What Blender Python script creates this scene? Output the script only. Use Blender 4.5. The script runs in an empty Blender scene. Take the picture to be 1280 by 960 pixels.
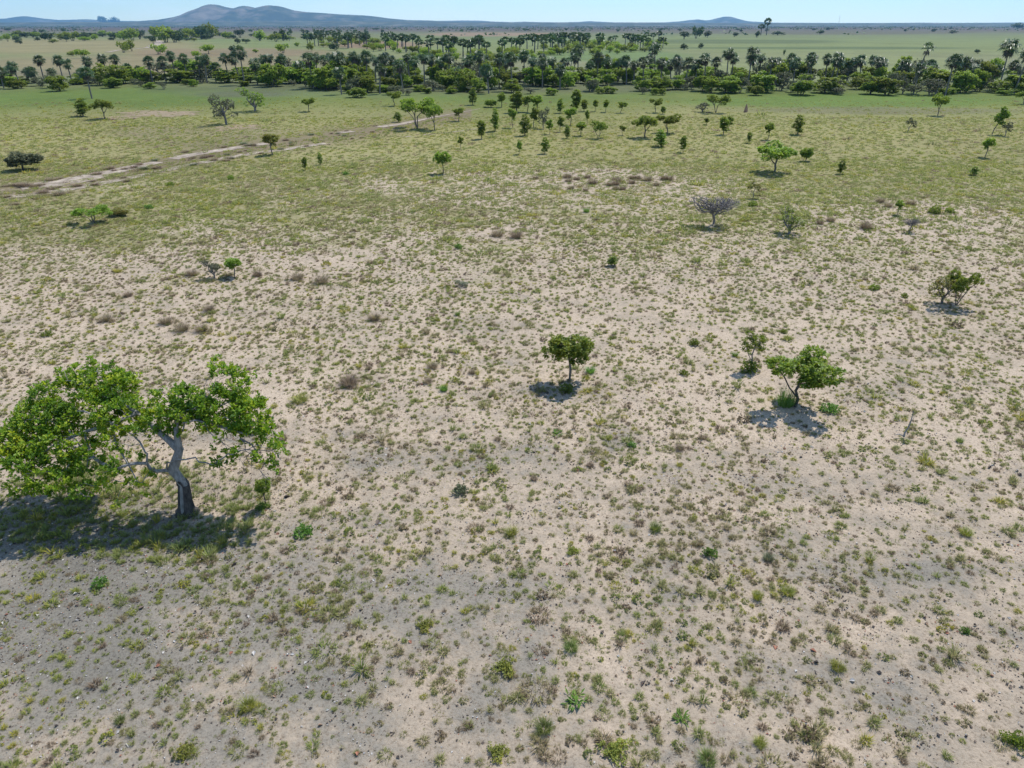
import bpy, math, random
import numpy as np
from mathutils import Vector, Matrix

SEED = 7
random.seed(SEED)
rng = np.random.default_rng(SEED)
scene = bpy.context.scene
COL = scene.collection
PI = math.pi
R = math.radians

# ------------------------------------------------------------------ camera model
F = 881.0                     # focal length in photograph pixels (1280 wide)
HOR = 30.0                    # row of the true horizon
H = 16.0                      # height of the drone
PITCH = math.atan((480 - HOR) / F)
cp, sp = math.cos(PITCH), math.sin(PITCH)

def row_ang(py):              # angle below the horizontal of an image row
    return PITCH + math.atan((py - 480) / F)
def Yrow(py):                 # forward distance at which the flat ground shows in that row
    return H / math.tan(row_ang(py))
def at(px, py, Y=None):       # point on the ray of a pixel, on the ground or at distance Y
    a = row_ang(py)
    if Y is None: Y = H / math.tan(a)
    z = H - Y * math.tan(a)
    dep = Y * cp + (H - z) * sp
    return np.array([(px - 640) / F * dep, Y, z])
def px_of(x, y, z=0.0):
    dep = y * cp + (H - z) * sp
    return 640 + F * x / dep, 480 + F * ((H - z) * cp - y * sp) / dep

# ------------------------------------------------------------------ noise
def _h(ix, iy, s):
    n = (ix.astype(np.int64) * 374761393 + iy.astype(np.int64) * 668265263 + s * 974711) & 0xffffffff
    n = ((n ^ (n >> 13)) * 1274126177) & 0xffffffff
    return ((n ^ (n >> 16)) & 0xffff) / 65535.0
def vnoise(x, y, s=0):
    x = np.asarray(x, float); y = np.asarray(y, float)
    ix = np.floor(x); iy = np.floor(y); fx = x - ix; fy = y - iy
    fx = fx * fx * (3 - 2 * fx); fy = fy * fy * (3 - 2 * fy)
    a = _h(ix, iy, s); b = _h(ix + 1, iy, s); c = _h(ix, iy + 1, s); d = _h(ix + 1, iy + 1, s)
    return (a + (b - a) * fx) * (1 - fy) + (c + (d - c) * fx) * fy
def fbm(x, y, s=0, o=4):
    v = 0; a = .5; t = 0
    for k in range(o):
        v = v + a * vnoise(x * 2 ** k, y * 2 ** k, s + k * 17); t += a; a *= .5
    return v / t
def hgt(x, y):                # height of the ground
    x = np.asarray(x, float); y = np.asarray(y, float)
    r = np.hypot(x, y)
    near = np.clip(1.3 - r / 160, 0, 1)
    v = (fbm(x / 2.2, y / 2.2, 3, 3) - .5) * .12 * near
    v = v + (fbm(x / 30, y / 30, 5, 3) - .5) * .5 * np.clip(1 - r / 900, 0, 1)
    return v
def hg(x, y): return float(hgt(np.array([x]), np.array([y]))[0])
def ss(a, b, v):
    t = np.clip((v - a) / (b - a), 0, 1); return t * t * (3 - 2 * t)

# ------------------------------------------------------------------ mesh helpers
class MB:
    """collects vertices and faces of one mesh"""
    def __init__(s): s.v = []; s.f = []; s.n = 0
    def add(s, V, Fc, mi=0, smooth=False):
        V = np.asarray(V, float).reshape(-1, 3); Fc = np.asarray(Fc, np.int64)
        if len(V) == 0: return
        s.f.append((Fc + s.n, mi, smooth)); s.v.append(V); s.n += len(V)
    def mesh(s, name, mats):
        V = np.concatenate(s.v)
        me = bpy.data.meshes.new(name)
        me.vertices.add(len(V)); me.vertices.foreach_set('co', V.ravel().astype(np.float32))
        loops = np.concatenate([f.ravel() for f, _, _ in s.f])
        sizes = np.concatenate([np.full(len(f), f.shape[1]) for f, _, _ in s.f])
        mi = np.concatenate([np.full(len(f), m) for f, m, _ in s.f])
        sm = np.concatenate([np.full(len(f), bool(q)) for f, _, q in s.f])
        st = np.concatenate([[0], np.cumsum(sizes)[:-1]])
        me.loops.add(len(loops)); me.loops.foreach_set('vertex_index', loops.astype(np.int32))
        me.polygons.add(len(sizes)); me.polygons.foreach_set('loop_start', st.astype(np.int32))
        me.polygons.foreach_set('material_index', mi.astype(np.int32))
        me.polygons.foreach_set('use_smooth', sm)
        me.update(calc_edges=True); me.validate()
        for m in mats: me.materials.append(m)
        return me
def mobj(name, me, parent=None, loc=None):
    o = bpy.data.objects.new(name, me); COL.objects.link(o)
    if parent is not None: o.parent = parent
    if loc is not None: o.location = loc
    return o
def tag(o, label=None, cat=None, group=None, kind=None):
    if label: o['label'] = label
    if cat: o['category'] = cat
    if group: o['group'] = group
    if kind: o['kind'] = kind
    return o

def tube(mb, pts, rad, sides=6, mi=0, cap=True):
    pts = np.asarray(pts, float); n = len(pts)
    tan = np.gradient(pts, axis=0); tan /= np.linalg.norm(tan, axis=1)[:, None] + 1e-9
    up = np.array([0, 0, 1.]) if abs(tan[0][2]) < .9 else np.array([1., 0, 0])
    V = []
    for i in range(n):
        a = np.cross(tan[i], up); a /= np.linalg.norm(a) + 1e-9
        b = np.cross(tan[i], a)
        up = -b if False else up
        for k in range(sides):
            t = 2 * PI * k / sides
            V.append(pts[i] + rad[i] * (math.cos(t) * a + math.sin(t) * b))
    Fc = [[i * sides + k, i * sides + (k + 1) % sides, (i + 1) * sides + (k + 1) % sides, (i + 1) * sides + k]
          for i in range(n - 1) for k in range(sides)]
    mb.add(V, Fc, mi, True)

def unit(a): return a / (np.linalg.norm(a, axis=-1, keepdims=True) + 1e-9)

def add_leaves(mb, C, D, N, L, W, fold=.25, mi=0):
    """leaf blades, base at C, along D, facing N; folded on the midrib"""
    D = unit(D); S = unit(np.cross(D, N)); N = unit(np.cross(S, D))
    L = np.broadcast_to(np.asarray(L, float), (len(C),))[:, None]
    W = np.broadcast_to(np.asarray(W, float), (len(C),))[:, None]
    base = C; tip = C + D * L - N * L * .12
    mid = C + D * L * .6 - N * W * fold
    lf = C + D * L * .62 + S * W * .5 + N * W * fold * .5
    rt = C + D * L * .62 - S * W * .5 + N * W * fold * .5
    V = np.stack([base, lf, tip, rt, mid], 1).reshape(-1, 3)
    i = np.arange(len(C))[:, None] * 5
    mb.add(V, np.concatenate([i + [0, 4, 2, 1], i + [0, 3, 2, 4]]), mi, False)

def rosettes(mb, P, O, k, L, W, rs, spread=1.1, mi=0, upb=.5):
    """k leaves at each twig end P with outward direction O"""
    n = len(P)
    C = np.repeat(P, k, 0); Oo = np.repeat(unit(O), k, 0)
    rd = rs.normal(size=(n * k, 3))
    D = unit(Oo + spread * unit(rd) + np.array([0, 0, .05]))
    N = unit(np.array([0, 0, 1.]) * upb + rs.normal(size=(n * k, 3)) * .45 + Oo * .3)
    s = rs.uniform(.65, 1.2, n * k)
    C = C - D * 0.0 + rs.normal(size=C.shape) * L * .25
    add_leaves(mb, C, D, N, L * s, W * s * rs.uniform(.8, 1.1, n * k), mi=mi)

def lobe_pts(lobes, n, rs, shell=.55, flat=None):
    """points through a set of ellipsoids, biased to their shells; also the outward direction"""
    vol = np.array([l[1][0] * l[1][1] * l[1][2] * (l[2] if len(l) > 2 else 1) for l in lobes]) ** .8
    cnt = np.maximum(1, np.round(n * vol / vol.sum())).astype(int)
    P = []; O = []
    for l, c in zip(lobes, cnt):
        u = unit(rs.normal(size=(c, 3))); r = rs.uniform(0, 1, c) ** (1 / 3) * (1 - shell) + shell * rs.uniform(.75, 1.05, c)
        u2 = u * r[:, None]; P.append(np.array(l[0]) + u2 * np.array(l[1])); O.append(u * .8 + [0, 0, .45])
    return np.concatenate(P), np.concatenate(O)

def skeleton(mb, stems, targets, rs, tip=.006, expo=2.3, seg=.35, wob=.12, sides=5, maxr=None, mi=0, pw=.35, droop=0.0):
    """grow branches from the given stem polylines out to every target and skin them"""
    nodes = []; par = []; plen = []
    def addn(p, q):
        nodes.append(np.array(p, float)); par.append(q)
        plen.append(0 if q < 0 else plen[q] + np.linalg.norm(nodes[-1] - nodes[q])); return len(nodes) - 1
    base_nodes = 0
    for s in stems:
        if s[0] is None: q = -1
        else:
            d = [np.linalg.norm(n - np.array(s[0])) for n in nodes]; q = int(np.argmin(d))
        for p in s[1:] if s[0] is not None else s[1:]:
            q = addn(p, q)
    base_nodes = len(nodes)
    elig = [max(0, base_nodes // 6)]
    T = np.array(targets)
    c0 = nodes[0] + np.array([0, 0, 0.0])
    order = np.argsort(np.linalg.norm(T - nodes[base_nodes // 2], axis=1))
    for ti in order:
        t = T[ti]; NN = np.array(nodes); d = np.linalg.norm(NN - t, axis=1) + pw * np.array(plen)
        if base_nodes > 3: d[:max(1, int(base_nodes * .25))] += 5
        q = int(np.argmin(d)); L = np.linalg.norm(t - nodes[q]); m = max(1, int(L / seg))
        a = nodes[q].copy()
        for k in range(1, m + 1):
            f = k / m
            p = a * (1 - f) + t * f + (rs.normal(size=3) * wob * L / m if k < m else 0)
            p = p + np.array([0, 0, .12 * L * math.sin(PI * f) - droop * 0])
            q = addn(p, q)
    n = len(nodes); w = np.zeros(n); ch = [[] for _ in range(n)]
    for i in range(n):
        if par[i] >= 0: ch[par[i]].append(i)
    for i in range(n - 1, -1, -1):
        # parents always come before children
        w[i] = tip ** expo if not ch[i] else sum(w[c] for c in ch[i]) + (tip * .25) ** expo
    r = w ** (1 / expo)
    if maxr: r = np.minimum(r, maxr) if not callable(maxr) else maxr(r, np.array(nodes))
    # chains
    done = set()
    def chain(i, q):
        pts = []; rr = []
        if q >= 0: pts.append(nodes[q]); rr.append(min(r[q], r[i] * 1.25))
        while True:
            pts.append(nodes[i]); rr.append(r[i])
            if not ch[i]: break
            big = max(ch[i], key=lambda c: r[c])
            for c in ch[i]:
                if c != big: todo.append((c, i))
            i = big
        if len(pts) > 1: tube(mb, pts, rr, sides if rr[0] > tip * 3 else 3, mi)
    todo = [(i, -1) for i in range(n) if par[i] < 0]
    while todo: chain(*todo.pop())

# ------------------------------------------------------------------ materials
def newmat(name):
    m = bpy.data.materials.new(name); m.use_nodes = True
    nt = m.node_tree; nt.nodes.clear()
    out = nt.nodes.new('ShaderNodeOutputMaterial')
    return m, nt, out
def nd(nt, t, **kw):
    n = nt.nodes.new(t)
    for k, v in kw.items():
        if k.startswith('_'): setattr(n, k[1:], v)
        else: n.inputs[k.replace('__', ' ')].default_value = v
    return n
def lk(nt, a, b): nt.links.new(a, b)
def ramp(nt, stops, interp='LINEAR'):
    n = nt.nodes.new('ShaderNodeValToRGB'); cr = n.color_ramp; cr.interpolation = interp
    while len(cr.elements) < len(stops): cr.elements.new(.5)
    for e, (p, c) in zip(cr.elements, stops):
        e.position = p; e.color = (*c, 1) if len(c) == 3 else c
    return n
def mixc(nt, fac, a, b, mode='MIX'):
    n = nt.nodes.new('ShaderNodeMix'); n.data_type = 'RGBA'; n.blend_type = mode
    for s, v in ((n.inputs[0], fac), (n.inputs[6], a), (n.inputs[7], b)):
        if hasattr(v, 'is_output') or hasattr(v, 'links') and not isinstance(v, (int, float, tuple)): nt.links.new(v, s)
        else: s.default_value = v if not isinstance(v, tuple) else (*v, 1)[:4]
    return n.outputs[2]
def math_n(nt, op, a, b=None, clamp=False):
    n = nt.nodes.new('ShaderNodeMath'); n.operation = op; n.use_clamp = clamp
    for s, v in zip(n.inputs, (a, b)):
        if v is None: continue
        if isinstance(v, (int, float)): s.default_value = v
        else: nt.links.new(v, s)
    return n.outputs[0]

def leaf_mat(name, stops, rough=.45, trans=.35, objvar=.35, spec=.4):
    m, nt, out = newmat(name)
    g = nd(nt, 'ShaderNodeNewGeometry'); oi = nd(nt, 'ShaderNodeObjectInfo')
    rp = ramp(nt, stops)
    tc = nd(nt, 'ShaderNodeTexCoord')
    nz = nd(nt, 'ShaderNodeTexNoise', Scale=2.3, Detail=3); lk(nt, tc.outputs['Object'], nz.inputs['Vector'])
    n2 = nd(nt, 'ShaderNodeTexNoise', Scale=.8, Detail=3); lk(nt, tc.outputs['Object'], n2.inputs['Vector'])
    ff = math_n(nt, 'ADD', math_n(nt, 'MULTIPLY', g.outputs['Random Per Island'], .62), math_n(nt, 'MULTIPLY_ADD', n2.outputs['Fac'], 1.5))
    ff.node.inputs[1].links[0].from_node.inputs[2].default_value = -.55
    lk(nt, ff, rp.inputs[0])
    v = math_n(nt, 'MULTIPLY_ADD', nz.outputs['Fac'], .7)
    v.node.inputs[2].default_value = .65
    ov = math_n(nt, 'MULTIPLY_ADD', oi.outputs['Random'], objvar); ov.node.inputs[2].default_value = 1 - objvar / 2
    vv = math_n(nt, 'MULTIPLY', v, ov)
    hs = nd(nt, 'ShaderNodeHueSaturation'); lk(nt, rp.outputs[0], hs.inputs['Color']); lk(nt, vv, hs.inputs['Value'])
    hh = math_n(nt, 'MULTIPLY_ADD', oi.outputs['Random'], .03); hh.node.inputs[2].default_value = .485
    lk(nt, hh, hs.inputs['Hue'])
    b = nd(nt, 'ShaderNodeBsdfPrincipled', Roughness=rough); b.inputs['Specular IOR Level'].default_value = spec
    lk(nt, hs.outputs[0], b.inputs['Base Color'])
    va = nt.nodes.new('ShaderNodeVectorMath'); va.operation = 'MULTIPLY_ADD'; va.inputs[1].default_value = (.7, .7, .7); va.inputs[2].default_value = (0, 0, .45)
    vn = nt.nodes.new('ShaderNodeVectorMath'); vn.operation = 'NORMALIZE'; lk(nt, g.outputs['Normal'], va.inputs[0]); lk(nt, va.outputs[0], vn.inputs[0])
    lk(nt, vn.outputs[0], b.inputs['Normal'])
    t = nd(nt, 'ShaderNodeBsdfTranslucent')
    tcx = mixc(nt, 1.0, hs.outputs[0], (1.25, 1.15, .55), 'MULTIPLY'); lk(nt, tcx, t.inputs['Color'])
    mx = nd(nt, 'ShaderNodeMixShader', Fac=trans); lk(nt, b.outputs[0], mx.inputs[1]); lk(nt, t.outputs[0], mx.inputs[2])
    lk(nt, mx.outputs[0], out.inputs[0]); return m

def bark_mat(name, a, b, scale=9, bump=.4):
    m, nt, out = newmat(name)
    tc = nd(nt, 'ShaderNodeTexCoord'); mp = nd(nt, 'ShaderNodeMapping'); mp.inputs['Scale'].default_value = (1, 1, .35)
    lk(nt, tc.outputs['Object'], mp.inputs[0])
    nz = nd(nt, 'ShaderNodeTexNoise', Scale=scale, Detail=6, Roughness=.65); lk(nt, mp.outputs[0], nz.inputs['Vector'])
    rp = ramp(nt, [(.3, a), (.65, b)]); lk(nt, nz.outputs['Fac'], rp.inputs[0])
    bs = nd(nt, 'ShaderNodeBsdfPrincipled', Roughness=.9); lk(nt, rp.outputs[0], bs.inputs['Base Color'])
    bp = nd(nt, 'ShaderNodeBump', Strength=bump, Distance=.03); lk(nt, nz.outputs['Fac'], bp.inputs['Height'])
    lk(nt, bp.outputs[0], bs.inputs['Normal']); lk(nt, bs.outputs[0], out.inputs[0]); return m

M = {}
M['leaf_big'] = leaf_mat('big_tree_leaf', [(0, (.075, .15, .018)), (.4, (.16, .28, .026)), (.68, (.31, .42, .034)), (1, (.52, .54, .05))], .45, .48, .1, .25)
M['leaf_young'] = leaf_mat('sapling_leaf', [(0, (.12, .20, .03)), (.5, (.23, .34, .045)), (1, (.37, .43, .08))], .5, .45, .45)
M['leaf_yel'] = leaf_mat('yellowing_leaf', [(0, (.18, .22, .04)), (.5, (.27, .28, .055)), (1, (.34, .23, .08))], .5, .35, .4)
M['leaf_bush'] = leaf_mat('bush_leaf', [(0, (.11, .17, .028)), (.5, (.22, .31, .045)), (1, (.35, .42, .075))], .55, .5, .6)
M['leaf_dark'] = leaf_mat('dark_leaf', [(0, (.05, .08, .03)), (.6, (.075, .12, .045)), (1, (.11, .16, .06))], .6, .25, .5)
M['leaf_grey'] = leaf_mat('grey_green_leaf', [(0, (.11, .13, .07)), (.6, (.17, .19, .1)), (1, (.22, .23, .13))], .7, .2, .4)
M['palm'] = leaf_mat('fan_palm_leaf', [(0, (.04, .08, .03)), (.6, (.08, .135, .048)), (1, (.15, .2, .085))], .42, .28, .5)
M['palm_dead'] = leaf_mat('dead_palm_leaf', [(0, (.1, .08, .055)), (1, (.2, .165, .12))], .8, .15, .3)
M['herb'] = leaf_mat('herb_leaf', [(0, (.09, .19, .03)), (.6, (.16, .30, .045)), (1, (.28, .38, .08))], .5, .42, .4)
M['olive'] = leaf_mat('olive_grass_leaf', [(0, (.13, .18, .05)), (.6, (.2, .26, .07)), (1, (.32, .33, .11))], .6, .42, .4)
M['herb_yel'] = leaf_mat('yellow_herb_leaf', [(0, (.17, .2, .04)), (.6, (.29, .30, .05)), (1, (.42, .36, .07))], .5, .35, .4)
M['dry'] = leaf_mat('dry_grass', [(0, (.2, .155, .115)), (.6, (.32, .25, .185)), (1, (.44, .35, .26))], .9, .2, .3, .1)
M['bark_grey'] = bark_mat('grey_bark', (.12, .115, .105), (.34, .32, .30), 9)
M['bark_char'] = bark_mat('charred_bark', (.012, .011, .010), (.10, .085, .075), 12, .8)
M['bark'] = bark_mat('brown_grey_bark', (.07, .06, .05), (.19, .165, .145), 10)
M['bark_dark'] = bark_mat('dark_bark', (.03, .027, .024), (.09, .08, .07), 10)
M['twig'] = bark_mat('bare_twig', (.14, .125, .12), (.25, .23, .22), 14)
M['palm_trunk'] = bark_mat('palm_trunk', (.11, .1, .085), (.22, .2, .18), 4)
M['mound'] = bark_mat('termite_mound', (.26, .15, .1), (.42, .26, .18), 8, .6)
M['steel'] = bark_mat('mast_steel', (.3, .3, .31), (.42, .42, .43), 1, 0)

def grass_mat():
    m, nt, out = newmat('grass_blades')
    g = nd(nt, 'ShaderNodeNewGeometry'); at_ = nd(nt, 'ShaderNodeAttribute'); at_.attribute_type = 'INSTANCER'; at_.attribute_name = 'tone'
    rp = ramp(nt, [(0, (.24, .175, .12)), (.18, (.31, .24, .155)), (.36, (.34, .30, .145)), (.56, (.32, .325, .115)),
                   (.78, (.245, .30, .085)), (.9, (.37, .39, .07)), (1, (.44, .38, .07))])
    v = math_n(nt, 'MULTIPLY_ADD', g.outputs['Random Per Island'], .22); v.node.inputs[2].default_value = -.11
    f = math_n(nt, 'ADD', at_.outputs['Fac'], v, True); lk(nt, f, rp.inputs[0])
    hs = nd(nt, 'ShaderNodeHueSaturation'); lk(nt, rp.outputs[0], hs.inputs['Color'])
    r2 = math_n(nt, 'MULTIPLY_ADD', g.outputs['Random Per Island'], .5); r2.node.inputs[2].default_value = .75
    lk(nt, r2, hs.inputs['Value'])
    b = nd(nt, 'ShaderNodeBsdfPrincipled', Roughness=.75); b.inputs['Specular IOR Level'].default_value = .2
    va = nt.nodes.new('ShaderNodeVectorMath'); va.operation = 'MULTIPLY_ADD'; va.inputs[1].default_value = (.5, .5, .5); va.inputs[2].default_value = (0, 0, .8)
    vn = nt.nodes.new('ShaderNodeVectorMath'); vn.operation = 'NORMALIZE'; lk(nt, g.outputs['Normal'], va.inputs[0]); lk(nt, va.outputs[0], vn.inputs[0])
    lk(nt, vn.outputs[0], b.inputs['Normal'])
    lk(nt, hs.outputs[0], b.inputs['Base Color'])
    t = nd(nt, 'ShaderNodeBsdfTranslucent'); lk(nt, hs.outputs[0], t.inputs['Color'])
    mx = nd(nt, 'ShaderNodeMixShader', Fac=.45); lk(nt, b.outputs[0], mx.inputs[1]); lk(nt, t.outputs[0], mx.inputs[2])
    lk(nt, mx.outputs[0], out.inputs[0]); return m
M['grass'] = grass_mat()

def litter_mat():
    m, nt, out = newmat('leaf_litter')
    g = nd(nt, 'ShaderNodeNewGeometry')
    rp = ramp(nt, [(0, (.07, .055, .045)), (.35, (.16, .12, .09)), (.6, (.3, .2, .13)), (.72, (.34, .15, .09)), (.8, (.5, .47, .43)), (1, (.62, .6, .57))], 'CONSTANT')
    lk(nt, g.outputs['Random Per Island'], rp.inputs[0])
    b = nd(nt, 'ShaderNodeBsdfPrincipled', Roughness=.85); lk(nt, rp.outputs[0], b.inputs['Base Color'])
    lk(nt, b.outputs[0], out.inputs[0]); return m
M['litter'] = litter_mat()

def ground_mat():
    m, nt, out = newmat('savanna_ground')
    tc = nd(nt, 'ShaderNodeTexCoord'); P = tc.outputs['Object']
    def noise(sc, det=4, ro=.6, off=0):
        v = P
        if off:
            mp = nd(nt, 'ShaderNodeMapping'); mp.inputs['Location'].default_value = (off, off * 1.7, 0); lk(nt, P, mp.inputs[0]); v = mp.outputs[0]
        n = nd(nt, 'ShaderNodeTexNoise', Scale=sc, Detail=det, Roughness=ro); lk(nt, v, n.inputs['Vector']); return n.outputs['Fac']
    cov = nd(nt, 'ShaderNodeAttribute'); cov.attribute_name = 'cover'
    bare = nd(nt, 'ShaderNodeAttribute'); bare.attribute_name = 'grassy'
    gry = nd(nt, 'ShaderNodeAttribute'); gry.attribute_name = 'crust'
    # bare soil: pinkish sand, grey crust, fine mottling
    n1 = noise(.55, 6, .62); n2 = noise(2.6, 6, .65, 31); n3 = noise(11, 5, .7, 77); n4 = noise(48, 4, .75, 5)
    a = math_n(nt, 'ADD', math_n(nt, 'MULTIPLY', n1, .46), math_n(nt, 'ADD', math_n(nt, 'MULTIPLY', n2, .34), math_n(nt, 'MULTIPLY', n3, .20)))
    a = math_n(nt, 'ADD', a, math_n(nt, 'MULTIPLY', gry.outputs['Fac'], .42))
    rp = ramp(nt, [(.0, (.58, .475, .36)), (.46, (.505, .405, .30)), (.58, (.39, .32, .24)), (.68, (.285, .252, .203)), (.82, (.232, .212, .174)), (1, (.19, .176, .147))])
    lk(nt, a, rp.inputs[0])
    f3 = ramp(nt, [(.3, (.5, .48, .45)), (.5, (.97, .97, .97)), (.75, (1.18, 1.17, 1.15))]); lk(nt, n3, f3.inputs[0])
    c = mixc(nt, 1.0, rp.outputs[0], f3.outputs[0], 'MULTIPLY')
    f4 = ramp(nt, [(.28, (.45, .42, .38)), (.42, (.95, .95, .95)), (.8, (1.1, 1.1, 1.1))]); lk(nt, n4, f4.inputs[0])
    c = mixc(nt, .9, c, f4.outputs[0], 'MULTIPLY')
    # dark plant crumbs lying on the soil
    vo = nd(nt, 'ShaderNodeTexVoronoi', Scale=7.5); lk(nt, P, vo.inputs['Vector'])
    vr = ramp(nt, [(.12, (1, 1, 1)), (.2, (0, 0, 0))]); lk(nt, vo.outputs['Distance'], vr.inputs[0])
    gate = ramp(nt, [(.5, (0, 0, 0)), (.6, (1, 1, 1))]); lk(nt, n2, gate.inputs[0])
    cr = math_n(nt, 'MULTIPLY', math_n(nt, 'MULTIPLY', vr.outputs[0], gate.outputs[0]), .65)
    c = mixc(nt, cr, c, (.10, .085, .055))
    # grass cover, patchy where it is thin
    g1 = noise(2.2, 7, .72, 13); g2 = noise(.13, 5, .6, 91)
    gg = math_n(nt, 'ADD', math_n(nt, 'MULTIPLY', g1, .6), math_n(nt, 'MULTIPLY', g2, .4))
    th = math_n(nt, 'SUBTRACT', gg, math_n(nt, 'SUBTRACT', .78, math_n(nt, 'MULTIPLY', bare.outputs['Fac'], .56)))
    msk = math_n(nt, 'MULTIPLY', th, 9.0, True)
    v5 = noise(.011, 9, .75, 23); v1 = noise(7.0, 5, .75, 41); v2 = noise(.05, 5, .6, 19); v3 = noise(.35, 5, .7, 61)
    vv = math_n(nt, 'ADD', math_n(nt, 'MULTIPLY', v1, .75), math_n(nt, 'ADD', math_n(nt, 'MULTIPLY', v2, .5), math_n(nt, 'ADD', math_n(nt, 'MULTIPLY', v5, .7), math_n(nt, 'MULTIPLY', v3, .5))))
    vm = nd(nt, 'ShaderNodeMapRange'); vm.inputs['From Min'].default_value = .85; vm.inputs['From Max'].default_value = 1.6
    vm.inputs['To Min'].default_value = .62; vm.inputs['To Max'].default_value = 1.4; lk(nt, vv, vm.inputs['Value'])
    hs = nd(nt, 'ShaderNodeHueSaturation'); lk(nt, cov.outputs['Color'], hs.inputs['Color']); lk(nt, vm.outputs[0], hs.inputs['Value'])
    hu = math_n(nt, 'MULTIPLY_ADD', v3, -.07); hu.node.inputs[2].default_value = .535; lk(nt, hu, hs.inputs['Hue'])
    c = mixc(nt, msk, c, hs.outputs[0])
    b = nd(nt, 'ShaderNodeBsdfPrincipled', Roughness=.95); b.inputs['Specular IOR Level'].default_value = .1
    lk(nt, c, b.inputs['Base Color'])
    hh = math_n(nt, 'ADD', math_n(nt, 'MULTIPLY', n3, .6), math_n(nt, 'ADD', math_n(nt, 'MULTIPLY', n4, .25), n2))
    bp = nd(nt, 'ShaderNodeBump', Strength=.7, Distance=.07); lk(nt, hh, bp.inputs['Height']); lk(nt, bp.outputs[0], b.inputs['Normal'])
    lk(nt, b.outputs[0], out.inputs[0]); return m
M['ground'] = ground_mat()

def soil_mat(name, stops):
    m, nt, out = newmat(name)
    tc = nd(nt, 'ShaderNodeTexCoord')
    n = nd(nt, 'ShaderNodeTexNoise', Scale=.8, Detail=8, Roughness=.7); lk(nt, tc.outputs['Object'], n.inputs['Vector'])
    rp = ramp(nt, stops); lk(nt, n.outputs['Fac'], rp.inputs[0])
    b = nd(nt, 'ShaderNodeBsdfPrincipled', Roughness=.95); lk(nt, rp.outputs[0], b.inputs['Base Color'])
    bp = nd(nt, 'ShaderNodeBump', Strength=.5, Distance=.1); lk(nt, n.outputs['Fac'], bp.inputs['Height']); lk(nt, bp.outputs[0], b.inputs['Normal'])
    lk(nt, b.outputs[0], out.inputs[0]); return m
M['track'] = soil_mat('sandy_track', [(.38, (.2, .155, .11)), (.5, (.33, .265, .2)), (.64, (.5, .42, .32))])
M['red'] = soil_mat('reddish_soil', [(.4, (.19, .17, .08)), (.5, (.27, .195, .115)), (.65, (.33, .24, .155))])
M['hill'] = soil_mat('wooded_hill', [(.4, (.035, .05, .03)), (.6, (.07, .085, .05)), (.75, (.12, .11, .085))])
def hill_mat():
    m, nt, out = newmat('rocky_hill')
    tc = nd(nt, 'ShaderNodeTexCoord')
    n = nd(nt, 'ShaderNodeTexNoise', Scale=.006, Detail=9, Roughness=.65); lk(nt, tc.outputs['Object'], n.inputs['Vector'])
    a = nd(nt, 'ShaderNodeAttribute'); a.attribute_name = 'rock'
    s = math_n(nt, 'ADD', math_n(nt, 'MULTIPLY_ADD', n.outputs['Fac'], 1.5), math_n(nt, 'MULTIPLY', a.outputs['Fac'], .30)); s.node.inputs[0].links[0].from_node.inputs[2].default_value = -.25
    rp = ramp(nt, [(.42, (.03, .045, .026)), (.56, (.06, .075, .042)), (.68, (.13, .115, .085)), (.85, (.2, .17, .13))]); lk(nt, s, rp.inputs[0])
    b = nd(nt, 'ShaderNodeBsdfPrincipled', Roughness=.95); lk(nt, rp.outputs[0], b.inputs['Base Color'])
    lk(nt, b.outputs[0], out.inputs[0]); return m
M['hill'] = hill_mat()

# ------------------------------------------------------------------ ground
# what grows where: (row, albedo of the cover, how closed it is)
ROWS = [(31.0, (.075, .075, .06), 1), (34, (.085, .07, .06), 1), (38, (.11, .09, .07), 1), (43, (.14, .155, .075), 1), (50, (.16, .19, .075), 1), (62, (.17, .195, .075), 1),
        (80, (.185, .185, .095), 1), (98, (.15, .165, .08), 1), (112, (.125, .14, .05), 1), (122, (.115, .155, .036), 1), (134, (.155, .175, .05), 1),
        (146, (.215, .21, .08), 1), (170, (.27, .245, .10), .95), (200, (.265, .24, .105), .80), (240, (.26, .235, .11), .70), (290, (.26, .235, .115), .56),
        (350, (.26, .235, .12), .44), (450, (.26, .23, .125), .30), (600, (.24, .215, .12), .14), (1400, (.2, .18, .1), 0)]
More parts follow.
